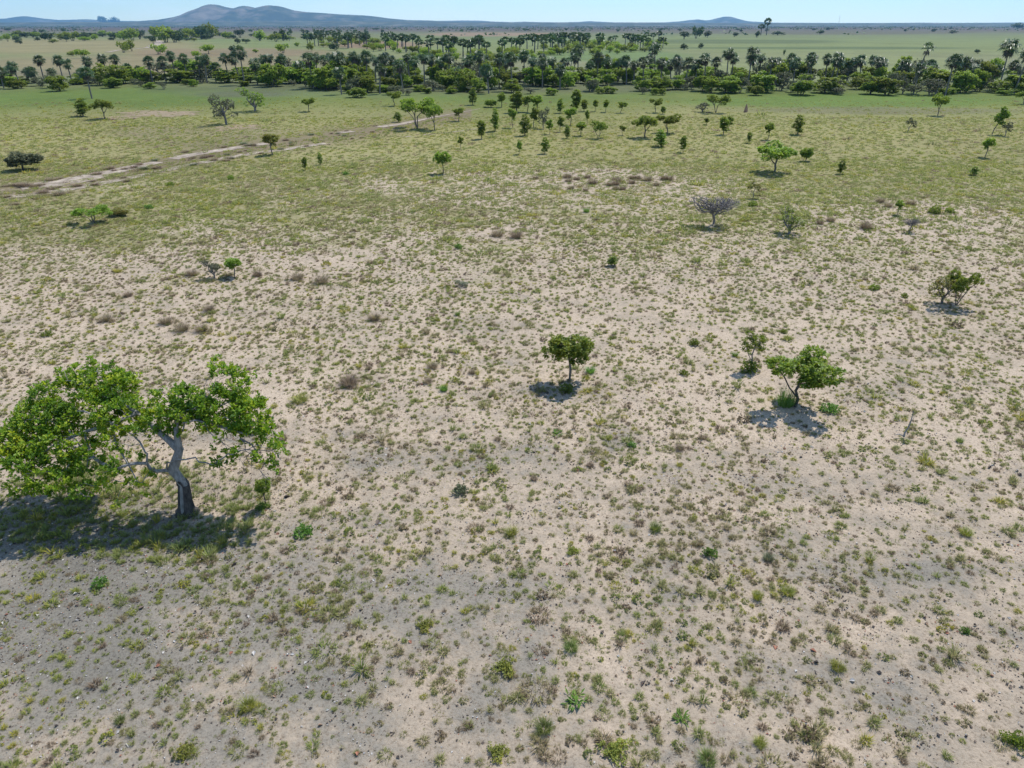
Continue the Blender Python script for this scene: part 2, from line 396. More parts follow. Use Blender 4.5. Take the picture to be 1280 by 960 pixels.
# (px, row, rx, ry, albedo or None, closedness or None, weight)
PATCH = [(150, 122, 260, 16, (.105, .15, .034), 1, .9), (330, 112, 160, 9, (.10, .12, .055), 1, .7), (600, 108, 420, 9, (.105, .115, .06), 1, .7),
         (200, 80, 280, 15, (.225, .185, .10), 1, .85), (80, 58, 220, 12, (.24, .2, .105), 1, .8), (300, 66, 160, 7, (.21, .155, .095), 1, .8), (60, 92, 120, 6, (.17, .14, .085), 1, .7), (110, 44, 160, 3, (.13, .14, .075), 1, .7), (470, 56, 80, 6, (.24, .165, .105), 1, .9), (620, 43, 110, 3, (.26, .18, .12), 1, .8),
         (300, 45, 200, 4, (.16, .14, .085), 1, .6), (1050, 60, 260, 1.6, (.09, .12, .05), 1, .8), (900, 52, 140, 3, (.095, .12, .05), 1, .8), (1080, 84, 300, 14, (.19, .21, .085), 1, .8),
         (760, 70, 110, 7, (.12, .175, .06), 1, .8), (1050, 40, 300, 3, (.11, .1, .07), 1, .7), (1100, 127, 260, 8, (.105, .16, .032), 1, .8), (1150, 138, 220, 5, (.15, .14, .075), 1, .7),
         (250, 165, 170, 12, (.21, .18, .10), 1, .7), (290, 180, 130, 14, (.19, .165, .09), 1, .6), (420, 118, 160, 6, (.14, .17, .07), 1, .6),
         (300, 118, 90, 5, (.1, .11, .06), 1, .8), (650, 235, 260, 30, None, .45, .7), (330, 330, 200, 26, None, .12, .7), (1180, 275, 150, 24, None, .3, .6), (760, 222, 90, 12, None, .3, .8),
         (630, 292, 60, 10, None, .05, .8), (80, 290, 140, 30, None, .75, .7), (200, 262, 220, 30, None, .8, .7), (900, 470, 260, 60, None, .05, .6), (450, 270, 160, 26, None, .7, .6), (980, 190, 260, 26, None, .95, .6)]
CRUST = [(80, 780, 220, 120, .45), (90, 660, 170, 70, .3), (420, 740, 260, 110, .16), (600, 560, 240, 60, .14), (760, 560, 120, 40, .12), (700, 485, 90, 18, .22), (1160, 480, 120, 30, .1),
         (1190, 715, 80, 16, .25), (330, 470, 200, 60, -.1), (900, 520, 120, 60, -.15), (1180, 520, 120, 50, -.08), (880, 850, 300, 90, -.02), (450, 870, 200, 60, .1), (250, 850, 200, 60, .2), (980, 700, 240, 60, .06)]

TRACK = [(-60, 243), (0, 238), (60, 231), (120, 219), (170, 209), (235, 195), (300, 184), (360, 176), (410, 168), (455, 162), (500, 155), (540, 147), (575, 141), (600, 136)]

def ground_fields(x, y):
    Y = np.maximum(y, 3.0)
    dep = Y * cp + H * sp
    row = 480 + F * (H * cp - Y * sp) / dep
    px = 640 + F * x / dep
    wr = (fbm(x / (Y * .22 + 3), y / (Y * .30 + 3), 40, 4) - .5)
    lrow = np.log(np.maximum(row - 29.2, .5))
    lw = lrow + wr * .28
    ks = np.log(np.array([r[0] for r in ROWS]) - 29.2)
    col = np.stack([np.interp(lw, ks, [r[1][k] for r in ROWS]) for k in range(3)], 1)
    gr = np.interp(lrow, ks, [r[2] for r in ROWS])
    wx = (fbm(x / (Y * .15 + 2), y / (Y * .3 + 3), 60, 4) - .5)
    for (cx, cy, rx, ry, c, g, w) in PATCH:
        d = np.sqrt(((px - cx) / rx) ** 2 + ((row - cy) / ry) ** 2) + wx * 1.1
        f = (1 - ss(.55, 1.15, d)) * w
        if c is not None: col = col * (1 - f[:, None]) + np.array(c) * f[:, None]
        if g is not None: gr = gr * (1 - f) + g * f
    cr = np.zeros_like(px)
    for (cx, cy, rx, ry, w) in CRUST:
        d = np.sqrt(((px - cx) / rx) ** 2 + ((row - cy) / ry) ** 2) + wx * .9
        cr += (1 - ss(.3, 1.2, d)) * w
    cr += .20 * ss(470, 800, row) + .12 * ss(470, 760, row) * (1 - ss(150, 700, px))
    cr += (fbm(x / 2.6, y / 1.9, 77, 4) - .5) * .65 * ss(260, 480, row)
    td = row - np.interp(px, [p[0] for p in TRACK], [p[1] for p in TRACK]) - 3
    f = np.exp(-(td / (9 + 14 * wx)) ** 2) * (px < 590) * .9
    col = col * (1 - f[:, None]) + np.array((.185, .145, .09)) * f[:, None]
    return px, row, col, gr, cr

def build_ground():
    rr = [0.0, 4, 8]
    r = 10.0
    while r < 15000:
        rr.append(r); r += max(.3, r * .0085)
    rr.append(15000); rr = np.array(rr)
    th = np.concatenate([np.linspace(-180, -52, 33)[:-1], np.linspace(-52, 52, 521)[:-1], np.linspace(52, 180, 33)[:-1]])
    th = np.radians(th); nT = len(th); nR = len(rr) - 1
    A, B = np.meshgrid(rr[1:], th, indexing='ij')
    x = (A * np.sin(B)).ravel(); y = (A * np.cos(B)).ravel()
    x = np.concatenate([[0], x]); y = np.concatenate([[0], y])
    V = np.stack([x, y, hgt(x, y)], 1)
    mb = MB()
    i = np.arange(nR - 1)[:, None] * nT; j = np.arange(nT)[None]; j2 = (j + 1) % nT
    q = np.stack([1 + i + j, 1 + i + nT + j, 1 + i + nT + j2, 1 + i + j2], -1).reshape(-1, 4)
    # (clockwise angles: reverse so that normals point up)
    q = q
    mb.v.append(V); mb.n = len(V)
    mb.f.append((q, 0, True))
    t = np.stack([np.zeros(nT, int), 1 + np.arange(nT), 1 + (np.arange(nT) + 1) % nT], 1)
    mb.f.append((t, 0, True))
    me = mb.mesh('ground', [M['ground']])
    me.update()
    if me.polygons[0].normal.z < 0: me.flip_normals()
    px, row, col, gr, cr = ground_fields(x, y)
    a = me.attributes.new('cover', 'FLOAT_COLOR', 'POINT'); a.data.foreach_set('color', np.concatenate([col, np.ones((len(col), 1))], 1).astype(np.float32).ravel())
    a = me.attributes.new('grassy', 'FLOAT', 'POINT'); a.data.foreach_set('value', gr.astype(np.float32))
    a = me.attributes.new('crust', 'FLOAT', 'POINT'); a.data.foreach_set('value', cr.astype(np.float32))
    tag(mobj('ground', me), kind='structure')
build_ground()

# ------------------------------------------------------------------ dirt tracks and bare soil, thin sheets on the ground
def ragged_strip(name, pts, width, mat, seed, zoff=.03, gap=.0, step=1.2):
    P = np.array([at(*p)[:2] for p in pts]); d = np.concatenate([[0], np.cumsum(np.linalg.norm(np.diff(P, axis=0), axis=1))])
    n = int(d[-1] / step); s = np.linspace(0, d[-1], n)
    cx = np.interp(s, d, P[:, 0]); cy = np.interp(s, d, P[:, 1])
    w = np.interp(s, d, width)
    tx = np.gradient(cx); ty = np.gradient(cy); L = np.hypot(tx, ty); nx, ny = -ty / L, tx / L
    wl = w * (.25 + 1.1 * fbm(s / 5, s * 0, seed, 4)); wr = w * (.25 + 1.1 * fbm(s / 5, s * 0, seed + 9, 4))
    off = (fbm(s / 14, s * 0, seed + 4, 3) - .5) * w * .6
    K = 4; V = []
    for k in range(K + 1):
        u = -wl + (wl + wr) * k / K + off
        X = cx + nx * u; Yy = cy + ny * u
        V.append(np.stack([X, Yy, hgt(X, Yy) + zoff], 1))
    V = np.stack(V, 1).reshape(-1, 3)
    i = np.arange(n - 1)[:, None] * (K + 1) + np.arange(K)[None]; i = i.ravel()
    keep = np.ones(n - 1, bool)
    if gap: keep = fbm(s[:-1] / 9, s[:-1] * 0, seed + 21, 3) > gap
    Fq = np.stack([i, i + 1, i + K + 2, i + K + 1], 1)[np.repeat(keep, K)]
    mb = MB(); mb.add(V, Fq, 0, True)
    me = mb.mesh(name, [mat])
    if me.polygons[0].normal.z < 0: me.flip_normals()
    return tag(mobj(name, me), kind='structure')
ragged_strip('dirt_track', TRACK, [2.2, 2.2, 2.4, 2.3, 1.5, 1.1, 1.2, 1.3, 1.5, 1.6, 1.2, .4, .25, .2], M['track'], 3, .035, .36)
ragged_strip('dirt_track', [(p[0] + 14, p[1] + 9) for p in TRACK[:9]], [1.1] * 9, M['track'], 33, .03, .40)
ragged_strip('footpath', [(505, 171), (530, 168), (560, 165), (600, 160)], [.4, .3, .25, .2], M['track'], 53, .03, .45)
ragged_strip('dirt_road', [(135, 65.5), (146, 63), (158, 61.5), (172, 61), (186, 59.5), (196, 56.5), (200, 53), (196, 50.5)], [3, 2.5, 1.2, 1.5, 4, 5, 5, 3], M['track'], 73, .15, .2, 3)

def soil_patch(name, px, py, rx, ry, seed, mat=None):
    n = 90; c = at(px, py); ex = abs(at(px + rx, py)[0] - c[0]); ey = abs(at(px, py - ry)[1] - c[1])
    K = 7; t = np.linspace(0, 2 * PI, n, endpoint=False)
    rad = .2 + 1.3 * fbm(np.cos(t) * 2.2 + 7, np.sin(t) * 2.2 + seed, seed, 4)
    V = [[c[0], c[1], hg(c[0], c[1]) + .03]]
    for k in range(1, K + 1):
        X = c[0] + ex * rad * np.cos(t) * k / K; Yy = c[1] + ey * rad * np.sin(t) * k / K
        V += list(np.stack([X, Yy, hgt(X, Yy) + .03], 1))
    j = np.arange(n); j2 = (j + 1) % n
    mb = MB(); mb.v.append(np.array(V)); mb.n = len(V)
    mb.f.append((np.stack([j * 0, 1 + j, 1 + j2], 1), 0, True))
    for k in range(K - 1):
        a = 1 + k * n; mb.f.append((np.stack([a + j, a + n + j, a + n + j2, a + j2], 1), 0, True))
    return tag(mobj(name, mb.mesh(name, [mat or M['red']])), kind='structure')
soil_patch('bare_soil', 200, 142, 66, 4, 4); soil_patch('bare_soil', 303, 158, 34, 4, 9); soil_patch('bare_soil', 150, 147, 26, 2.5, 14)

# ------------------------------------------------------------------ hills on the horizon
def ridge(name, prof, D, depth, seed, rock=None, rough=.10):
    pr = np.array(prof, float); px = np.arange(pr[0, 0], pr[-1, 0] + .1, 1.6)
    # height above the plain which shows at that row at distance D
    def ht(r): return H - D * math.tan(row_ang(r))
    top = np.interp(px, pr[:, 0], [max(0, ht(r)) for r in pr[:, 1]])
    k = np.array([.25, .5, .25]); top = np.convolve(np.pad(top, 1, mode='edge'), k, 'valid')
    X = (px - 640) / F * (D * cp + H * sp)
    m = 26; v = np.linspace(-1, 1, m)
    V = []
    for j, vv in enumerate(v):
        b = (1 - abs(vv) ** 1.5) ** 1.15
        yy = D + vv * depth * (.6 + .6 * top / max(top.max(), 1))
        n = fbm(X / 260 + 5, yy / 260, seed, 5) - .5
        rg = 1 - np.abs(fbm(X / 500, yy / 500 + 3, seed + 5, 4) * 2 - 1)
        z = top * b * (1 + rough * 4 * n * (1 - b) * 1.6 + .25 * (rg - .8) * (1 - b)) + n * rough * 26 * b * (top > 8)
        if vv in (v[0], v[-1]): z = z * 0 - 1.5
        V.append(np.stack([X * (yy / D) ** .0, yy, z], 1))
    V = np.stack(V, 1).reshape(-1, 3); n = len(px)
    i = (np.arange(n - 1)[:, None] * m + np.arange(m - 1)[None]).ravel()
    mb = MB(); mb.add(V, np.stack([i, i + m, i + m + 1, i + 1], 1), 0, True)
    me = mb.mesh(name, [M['hill']])
    rk = np.zeros(len(V))
    if rock:
        P = np.repeat(px, m)
        for c, w, s in rock: rk += s * np.exp(-((P - c) / w) ** 2)
    a = me.attributes.new('rock', 'FLOAT', 'POINT'); a.data.foreach_set('value', rk.astype(np.float32))
    return tag(mobj(name, me), kind='structure')
ridge('hills', [(150, 29.5), (165, 27), (201, 24.5), (222, 21), (235, 17.5), (245, 13), (255, 9.5), (263, 6), (269, 5), (277, 6), (285, 8.5), (296, 10.5), (303, 8), (309, 7), (316, 8), (322, 10), (330, 8), (339, 6.5), (349, 7),
      (356, 8.5), (363, 11), (370, 13), (386, 15), (405, 16), (430, 18), (455, 19), (470, 20.5), (487, 23), (510, 25), (537, 25.5), (560, 27), (575, 29.5)], 9000, 700, 11,
      [(250, 22, .9), (320, 20, .5), (285, 14, .6)])
ridge('distant_hills', [(-160, 27), (-90, 26), (-30, 25), (0, 23.5), (20, 22.5), (34, 20), (50, 22.5), (75, 25), (110, 24), (140, 26), (200, 26.5), (260, 26.5), (330, 25), (350, 22), (368, 21), (395, 24), (470, 26), (520, 26.5), (580, 25.5), (600, 25.8),
      (618, 27), (640, 27.6), (655, 27), (670, 27.5), (700, 28), (722, 27.5), (736, 26.4), (748, 27), (770, 28), (830, 28), (850, 26.5), (862, 25), (872, 24.2), (880, 25.5), (888, 25), (897, 22.5), (905, 20.6), (912, 21), (920, 23.5), (930, 26),
      (945, 27.2), (965, 28.3), (1051, 28.7), (1110, 28.6), (1152, 28.3), (1180, 28.6), (1230, 28.4), (1280, 28), (1350, 27.6), (1450, 28)], 12500, 900, 23, None, .06)
ridge('foothills', [(-160, 28.4), (0, 28.2), (90, 27.6), (180, 27.4), (300, 27), (420, 26.4), (520, 27), (620, 28), (800, 28.5), (1000, 29), (1280, 29), (1450, 28.9)], 6500, 500, 37, None, .05)

# ------------------------------------------------------------------ tree kinds
def stem_line(x, y, z, n=5, wob=.05, rs=rng):
    return None

def gen_tree(seed, stems, lobes, nt, nl, L, W, k=6, tip=.008, wood='bark', leaf='leaf_young', shell=.5, expo=2.3, seg=.3, maxr=None, extra=None, spread=1.1, twig_frac=1.0, sides=5, wob=.12):
    rs = np.random.default_rng(seed)
    T, _ = lobe_pts(lobes, nt, rs, shell * .6)
    T[:, 2] = np.maximum(T[:, 2], .05)
    tm = MB(); skeleton(tm, stems, T, rs, tip=tip, expo=expo, seg=seg, maxr=maxr, sides=sides, wob=wob)
    tme = tm.mesh('trunk', [M[wood]]); cme = None
    if nl:
        P, O = lobe_pts(lobes, nl, rs, shell)
        # gather leaves near twig ends so that the crown has clumps and gaps
        d = np.linalg.norm(P[:, None] - T[None], axis=2) if len(P) * len(T) < 4e6 else None
        if d is not None:
            ni = d.argmin(1); P = P + (T[ni] - P) * rs.uniform(.15, .75, (len(P), 1))
        cm = MB(); rosettes(cm, P, O, k, L, W, rs, spread)
        cme = cm.mesh('crown', [M[leaf]])
    return tme, cme

KINDS = {}
def K(name, *a, **kw): KINDS[name] = (gen_tree(*a, **kw), kw.get('name'))

# prototypes are about 1 unit tall, 1 wide where the crown is broad
def rnd_lobes(seed, n, zc, spread, rad, zs=.15, flat=.75):
    rs = np.random.default_rng(seed); out = []
    for i in range(n):
        a = rs.uniform(0, 2 * PI); r = spread * math.sqrt(rs.uniform(0.05, 1))
        q = rad * rs.uniform(.65, 1.15)
        out.append(((r * math.cos(a), r * math.sin(a), zc + rs.normal() * zs), (q, q, q * flat)))
    return out
# broad: 3 m tall, 3 m wide
S0 = lambda *p: [None] + list(p)
K('broad_a', 11, [S0((0, 0, -.05), (.03, 0, .4), (-.02, .02, .85), (.05, 0, 1.3)), [(-.02, .02, .85), (-.3, .1, 1.3), (-.5, .1, 1.7)]], rnd_lobes(1, 11, 2.15, 1.05, .55, .28), 110, 620, .17, .10, 7, .012, leaf='leaf_young')
K('broad_b', 12, [S0((0, 0, -.05), (-.06, 0, .5), (.08, .04, 1.0)), [(-.06, 0, .5), (.35, .05, 1.1), (.6, 0, 1.6)]], rnd_lobes(22, 12, 2.05, 1.1, .5, .33), 110, 620, .17, .10, 7, .012, leaf='leaf_young')
K('dome', 13, [S0((0, 0, -.05), (.05, 0, .4), (0, 0, .8))], rnd_lobes(31, 16, 1.9, 1.15, .6, .35, .8) + [((0, 0, 1.9), (1.1, 1.1, .7)), ((0, 0, 1.25), (1.15, 1.15, .55))], 130, 1300, .17, .10, 7, .014, leaf='leaf_bush', wood='bark_dark')
K('multi', 14, [S0((0, 0, -.05), (.1, 0, .3), (.35, 0, 1.1)), S0((-.1, 0, -.05), (-.3, .1, .6), (-.7, .1, 1.3)), S0((.05, .1, -.05), (.1, .3, 1.0))], rnd_lobes(42, 15, 2.1, 1.35, .5, .45), 140, 750, .16, .09, 7, .012, leaf='leaf_bush')
K('umbrella', 15, [S0((0, 0, -.05), (.03, 0, .7), (-.04, .03, 1.4), (.05, 0, 2.0))], rnd_lobes(5, 12, 2.35, .75, .5, .33, .9), 80, 640, .17, .10, 7, .012, leaf='leaf_young', wood='bark_dark')
K('slim_a', 16, [S0((0, 0, -.05), (.04, 0, .7), (-.03, .03, 1.5), (.05, 0, 2.3))], [((0, 0, 1.5), (.35, .35, .45)), ((.1, 0, 2.1), (.42, .42, .5)), ((-.08, 0, 2.6), (.3, .3, .4)), ((.15, .1, .95), (.3, .3, .35))], 50, 300, .17, .09, 7, .010)
K('slim_b', 17, [S0((0, 0, -.05), (-.05, 0, .6), (.05, .03, 1.3), (-.02, 0, 2.2))], [((-.15, 0, 1.8), (.3, .3, .35)), ((.2, .05, 2.3), (.35, .35, .38)), ((0, 0, 2.75), (.2, .2, .25)), ((.25, -.1, 1.3), (.2, .2, .2))], 40, 210, .17, .09, 7, .010)
K('slim_c', 18, [S0((0, 0, -.05), (.06, 0, .5), (.12, .03, 1.2), (.02, 0, 2.0))], [((0.05, 0, 2.1), (.5, .5, .45)), ((.3, 0, 2.6), (.3, .3, .3)), ((-.3, .1, 2.4), (.28, .28, .3)), ((-.2, 0, 1.35), (.18, .18, .18))], 50, 260, .17, .09, 7, .010)
K('slim_d', 19, [S0((0, 0, -.05), (.02, 0, .5), (-.1, .03, 1.2), (.1, 0, 2.0))], [((-.1, 0, .75), (.35, .35, .3)), ((0.2, 0, 1.35), (.42, .42, .4)), ((-.2, .1, 1.7), (.3, .3, .3)), ((.05, 0, 2.2), (.36, .36, .4)), ((.0, .1, 2.75), (.2, .2, .35))], 60, 240, .17, .09, 7, .010, leaf='leaf_young')
K('scraggly', 20, [S0((0, 0, -.05), (.08, 0, .5), (.0, .03, 1.1), (.12, 0, 1.7)), [(.08, 0, .5), (-.3, 0, 1.1), (-.5, .1, 1.7)]], [((.35, 0, 2.2), (.5, .5, .35)), ((-.6, 0, 1.9), (.4, .4, .3)), ((.8, .1, 1.6), (.3, .3, .3)), ((-.2, .3, 2.6), (.3, .3, .3))], 70, 170, .17, .09, 6, .011, leaf='leaf_yel', wood='twig')
K('halfbare', 21, [S0((0, 0, -.05), (.05, 0, .5), (0, .03, 1.0)), [(.05, 0, .5), (-.35, 0, 1.2), (-.5, .1, 1.6)], [(.05, 0, .5), (.45, .2, 1.1)]], rnd_lobes(77, 9, 1.75, .95, .5, .5), 260, 230, .16, .09, 6, .013, leaf='leaf_grey', wood='twig')
K('bare', 22, [S0((0, 0, -.05), (.04, 0, .45), (-.05, .03, .85)), [(.04, 0, .45), (-.45, 0, 1.2)], [(-.05, .03, .85), (.35, .2, 1.4)], [(-.05, .03, .85), (.1, -.3, 1.5)]], rnd_lobes(78, 16, 2.1, 1.2, .6, .32, .8), 1700, 0, 1, 1, 6, .014, leaf='leaf_grey', wood='twig', seg=.18, maxr=.075)
K('twiggy_bush', 23, [S0((0, 0, -.05), (.04, 0, .4)), [(.04, 0, .4), (-.6, 0, .9)], [(.04, 0, .4), (.6, .2, .9)], [(.04, 0, .4), (.1, .5, 1.0)]], rnd_lobes(79, 14, 1.75, 1.6, .7, .2, .7), 600, 700, .15, .07, 6, .016, leaf='leaf_grey', wood='bark_dark', seg=.2)
# belt trees, 5 m
for i in range(6):
    w = [1.9, 2.4, 1.6, 2.1, 2.6, 1.7][i]
    K('belt_%d' % i, 50 + i, [S0((0, 0, -.05), (.1, 0, .6), (-.1, .05, 1.3)), S0((.3, .1, -.05), (.5, .1, 1.0)), S0((-.4, .0, -.05), (-.7, .1, 1.1))],
      rnd_lobes(80 + i, 17, 2.9, w * .68, .85, .85, .9) + [((0, 0, 1.3), (w * .85, w * .85, .9))], 50, 900, .27, .19, 6, .035, leaf='leaf_bush', wood='bark', seg=.9, sides=4)
for i in range(3):
    K('belt_grey_%d' % i, 60 + i, [S0((0, 0, -.05), (.1, 0, .6), (-.1, .05, 1.5)), S0((.4, .1, -.05), (.7, .1, 1.6)), S0((-.4, .0, -.05), (-.7, .1, 1.4))],
      rnd_lobes(90 + i, 12, 2.9, 1.8, .85, .7, .8), 120, 260, .30, .2, 6, .028, leaf='leaf_grey', wood='twig', seg=.7, sides=4)

def fit_dims(me_list):
    v = []
    for me in me_list:
        if me is None: continue
        a = np.empty(len(me.vertices) * 3, np.float32); me.vertices.foreach_get('co', a); v.append(a.reshape(-1, 3))
    v = np.concatenate(v)
    lo, hi = np.percentile(v, .5, axis=0), np.percentile(v, 99.5, axis=0)
    return hi[2], hi[0] - lo[0]
DIM = {k: fit_dims(v[0]) for k, v in KINDS.items()}
VAR = {}
def recolour(kind, leaf=None, wood=None):
    """copy of the prototype meshes in other leaf or bark"""
    key = (kind, leaf, wood)
    if key not in VAR:
        t, c = KINDS[kind][0]
        if wood: t = t.copy(); t.materials[0] = M[wood]
        if leaf and c: c = c.copy(); c.materials[0] = M[leaf]
        VAR[key] = (t, c)
    return VAR[key]

COUNT = {}
def plant_tree(kind, px, py, top, width, label, name='small_tree', cat='tree', leaf=None, wood=None, lean=(0, 0), group=None, rot=None, Y=None):
    p = at(px, py); Yb = p[1]
    h = max(.25, H - Yb * math.tan(row_ang(top)))
    dep = Yb * cp + H * sp
    wm = width / F * dep
    t, c = recolour(kind, leaf, wood)
    dh, dw = DIM[kind]
    # the crown's own depth lifts its far rim in the picture: allow for it
    h = max(h * .8, h - wm * .5 * math.tan(row_ang(py)) * .6)
    root = bpy.data.objects.new(name, None); COL.objects.link(root); root.empty_display_size = .3
    root.location = (p[0], p[1], hg(p[0], p[1]))
    root.rotation_euler = (lean[0], lean[1], random.uniform(0, 6.28) if rot is None else rot)
    root.scale = (wm / dw, wm / dw, h / dh)
    mobj('trunk', t, root)
    if c is not None: mobj('crown', c, root)
    tag(root, label, cat, group); return root

# ------------------------------------------------------------------ the big tree
def big_tree():
    rs = np.random.default_rng(5)
    b = at(233, 639); Y0 = b[1]
    q = lambda x, y, dY=0.: at(x, y, Y0 + dY)
    root = bpy.data.objects.new('savanna_tree', None); COL.objects.link(root)
    root.location = b
    tr = [q(233, 641), q(231, 622, .02), q(230, 606, .08), q(223, 596, .15), q(216, 587, .2), q(221, 573, .25), q(224, 562, .3)]
    lobes = []
    def lb(x, y, dY, rx, ry, rz=None, w=1):
        c = q(x, y, dY); s = (c[1] * cp + (H - c[2]) * sp) / F
        lobes.append((tuple(c), (rx * s, ry * s * 1.15, (rz or ry) * s), w))
    # left mass
    lb(120, 474, 2.5, 40, 24, 18); lb(148, 486, 2.2, 20, 26, 22); lb(78, 494, 2.1, 40, 26, 20); lb(110, 512, 1.5, 52, 30, 22)
    lb(55, 524, 1.2, 40, 28, 22); lb(150, 520, .9, 34, 26, 20); lb(28, 548, .6, 34, 28, 22); lb(75, 556, .2, 40, 28, 20); lb(30, 578, -.5, 28, 24, 18, 1)
    lb(55, 600, -.9, 30, 20, 16, .9); lb(95, 612, -1.1, 22, 13, 12, .7); lb(25, 600, -1, 18, 18, 14, .8); lb(130, 596, -.8, 16, 14, 14, .6); lb(12, 558, .1, 22, 26, 18); lb(95, 585, -.4, 28, 16, 14, .6); lb(155, 548, .1, 30, 18, 16, .8); lb(128, 478, 2.9, 38, 14, 14); lb(100, 468, 2.6, 26, 16, 14)
    # hanging sprays between
    lb(150, 575, -.5, 14, 14, 18, .5); lb(165, 610, -1.0, 16, 10, 12, .45); lb(148, 632, -1.3, 10, 6, 6, .4); lb(118, 568, -.2, 16, 16, 16, .6)
    # right mass
    lb(212, 500, 1.4, 22, 18, 18); lb(245, 500, 1.2, 34, 28, 22); lb(282, 480, 1.7, 28, 24, 22); lb(278, 512, 1.0, 40, 28, 22); lb(310, 520, .8, 28, 28, 22)
    lb(230, 523, .5, 38, 18, 18); lb(300, 548, .1, 36, 20, 20); lb(332, 558, 0, 20, 20, 20, .8); lb(196, 530, .4, 22, 18, 18, .8); lb(345, 568, -.2, 12, 10, 12, .6)
    lb(272, 462, 2.0, 16, 12, 12); lb(278, 575, -.3, 16, 10, 12, .5); lb(326, 468, 1.4, 13, 4, 4, .5); lb(312, 475, 1.4, 8, 4, 4, .5); lb(340, 585, -.2, 9, 10, 14, .3)
    # small shoot low on the left of the trunk
    lb(195, 580, -.2, 16, 10, 12, .9); lb(186, 566, .1, 12, 12, 12, .5)
    stems = [[None] + tr,
             [tr[-1], q(213, 552, .35), q(202, 543, .5), q(188, 530, .9), q(172, 516, 1.2), q(150, 503, 1.6), q(130, 495, 1.8)],
             [tr[-1], q(222, 548, .35), q(220, 536, .45), q(224, 520, .7), q(238, 506, 1.1), q(258, 496, 1.3)],
             [q(172, 516, 1.2), q(140, 530, .8), q(105, 540, .5), q(70, 555, .2), q(45, 572, -.3)],
             [q(224, 520, .7), q(250, 526, .6), q(282, 535, .4), q(315, 545, .2)],
             [tr[4], q(208, 588, .1), q(196, 589, -.1), q(188, 586, -.15)],
             [q(140, 530, .8), q(145, 555, .2), q(160, 580, -.4), q(172, 602, -.8)],
             [q(105, 540, .5), q(112, 562, 0), q(108, 590, -.5)]]
    P, O = lobe_pts(lobes, 4300, rs, .6)
    P = P + rs.normal(size=P.shape) * .11
    T, _ = lobe_pts(lobes, 520, rs, .5)
    ni = np.array([((T - p_) ** 2).sum(1).argmin() for p_ in P])
    P = P + (T[ni] - P) * rs.uniform(.05, .55, (len(P), 1))
    hole = fbm(P[:, 0] * 1.3 + P[:, 2] * .5, P[:, 1] * 1.3 + P[:, 2] * .9, 7, 3) > .38; P, O = P[hole], O[hole]
    def mr(r, N):
        r = np.minimum(r, .20)
        nm = len(tr); rad = [.24, .20, .17, .165, .20, .165, .165]
        r = r.copy(); r[:nm] = rad
        k = nm
        for s, (a, e) in zip(stems[1:], [(.125, .05), (.115, .06), (.07, .03), (.075, .03), (.07, .03), (.035, .016), (.035, .016)]):
            m = len(s) - 1; r[k:k + m] = np.maximum(np.minimum(r[k:k + m], a), np.linspace(a, e, m)); k += m
        return r
    tm = MB(); skeleton(tm, stems, T, rs, tip=.0085, expo=2.2, seg=.22, wob=.2, sides=9, maxr=mr)
    tme = tm.mesh('trunk', [M['bark_grey']])
    o = mobj('trunk', tme, root); o.location = -Vector(b)
    o['label'] = 'pale grey crooked trunk and limbs above the charred foot'
    # charred, hollowed foot: fluted bark sleeve with an open cleft
    cm = MB(); n = 26; hs = np.linspace(-.08, 1.28, 20)
    zt = [t[2] for t in tr]
    V = []
    for z in hs:
        cx = np.interp(z, zt, [t[0] for t in tr]); cy = np.interp(z, zt, [t[1] for t in tr])
        for j in range(n):
            a = 2 * PI * j / n
            fl = 1 + .10 * math.sin(a * 5 + z * 2) + .06 * math.sin(a * 11 + 3 * z)
            r0 = np.interp(z, [-.08, .1, .5, 1.0, 1.28], [.46, .30, .24, .21, .17]) * fl
            cl = math.exp(-((((a - 4.45 + PI) % (2 * PI)) - PI) / .34) ** 2) * float(ss(-.1, .2, z) * (1 - ss(1.0, 1.25, z)))
            r0 *= 1 - .62 * cl
            V.append((cx + r0 * math.cos(a), cy + r0 * math.sin(a), z + (.10 * math.sin(a * 3) if z > 1.2 else 0)))
    m = len(hs)
    cm.add(V, [[i * n + j, i * n + (j + 1) % n, (i + 1) * n + (j + 1) % n, (i + 1) * n + j] for i in range(m - 1) for j in range(n)], 0, True)
    o = mobj('charred_trunk_foot', cm.mesh('charred_trunk_foot', [M['bark_char']]), root); o.location = -Vector(b)
    o['label'] = 'burnt black hollow foot of the trunk with a cleft'
    c = MB(); rosettes(c, P, O, 9, .15, .088, rs, 1.15, upb=.7)
    o = mobj('crown', c.mesh('crown', [M['leaf_big']]), root); o.location = -Vector(b)
    tag(root, 'large spreading leafy tree with a charred crooked trunk, at the left of the sandy plain', 'tree')
    # bare hanging twigs of a dead side bough at the right edge of the crown
    dt = MB(); rs2 = np.random.default_rng(8)
    T2, _ = lobe_pts([(tuple(q(315, 575, -.1)), (.55, .5, .45)), (tuple(q(335, 590, -.2)), (.35, .3, .5))], 90, rs2, .3)
    skeleton(dt, [[None, q(300, 548, .2), q(315, 556, .1), q(322, 566, .0)]], T2, rs2, tip=.006, expo=2.2, seg=.16, wob=.3)
    o = mobj('dead_twigs', dt.mesh('dead_twigs', [M['twig']]), root); o.location = -Vector(b)
big_tree()

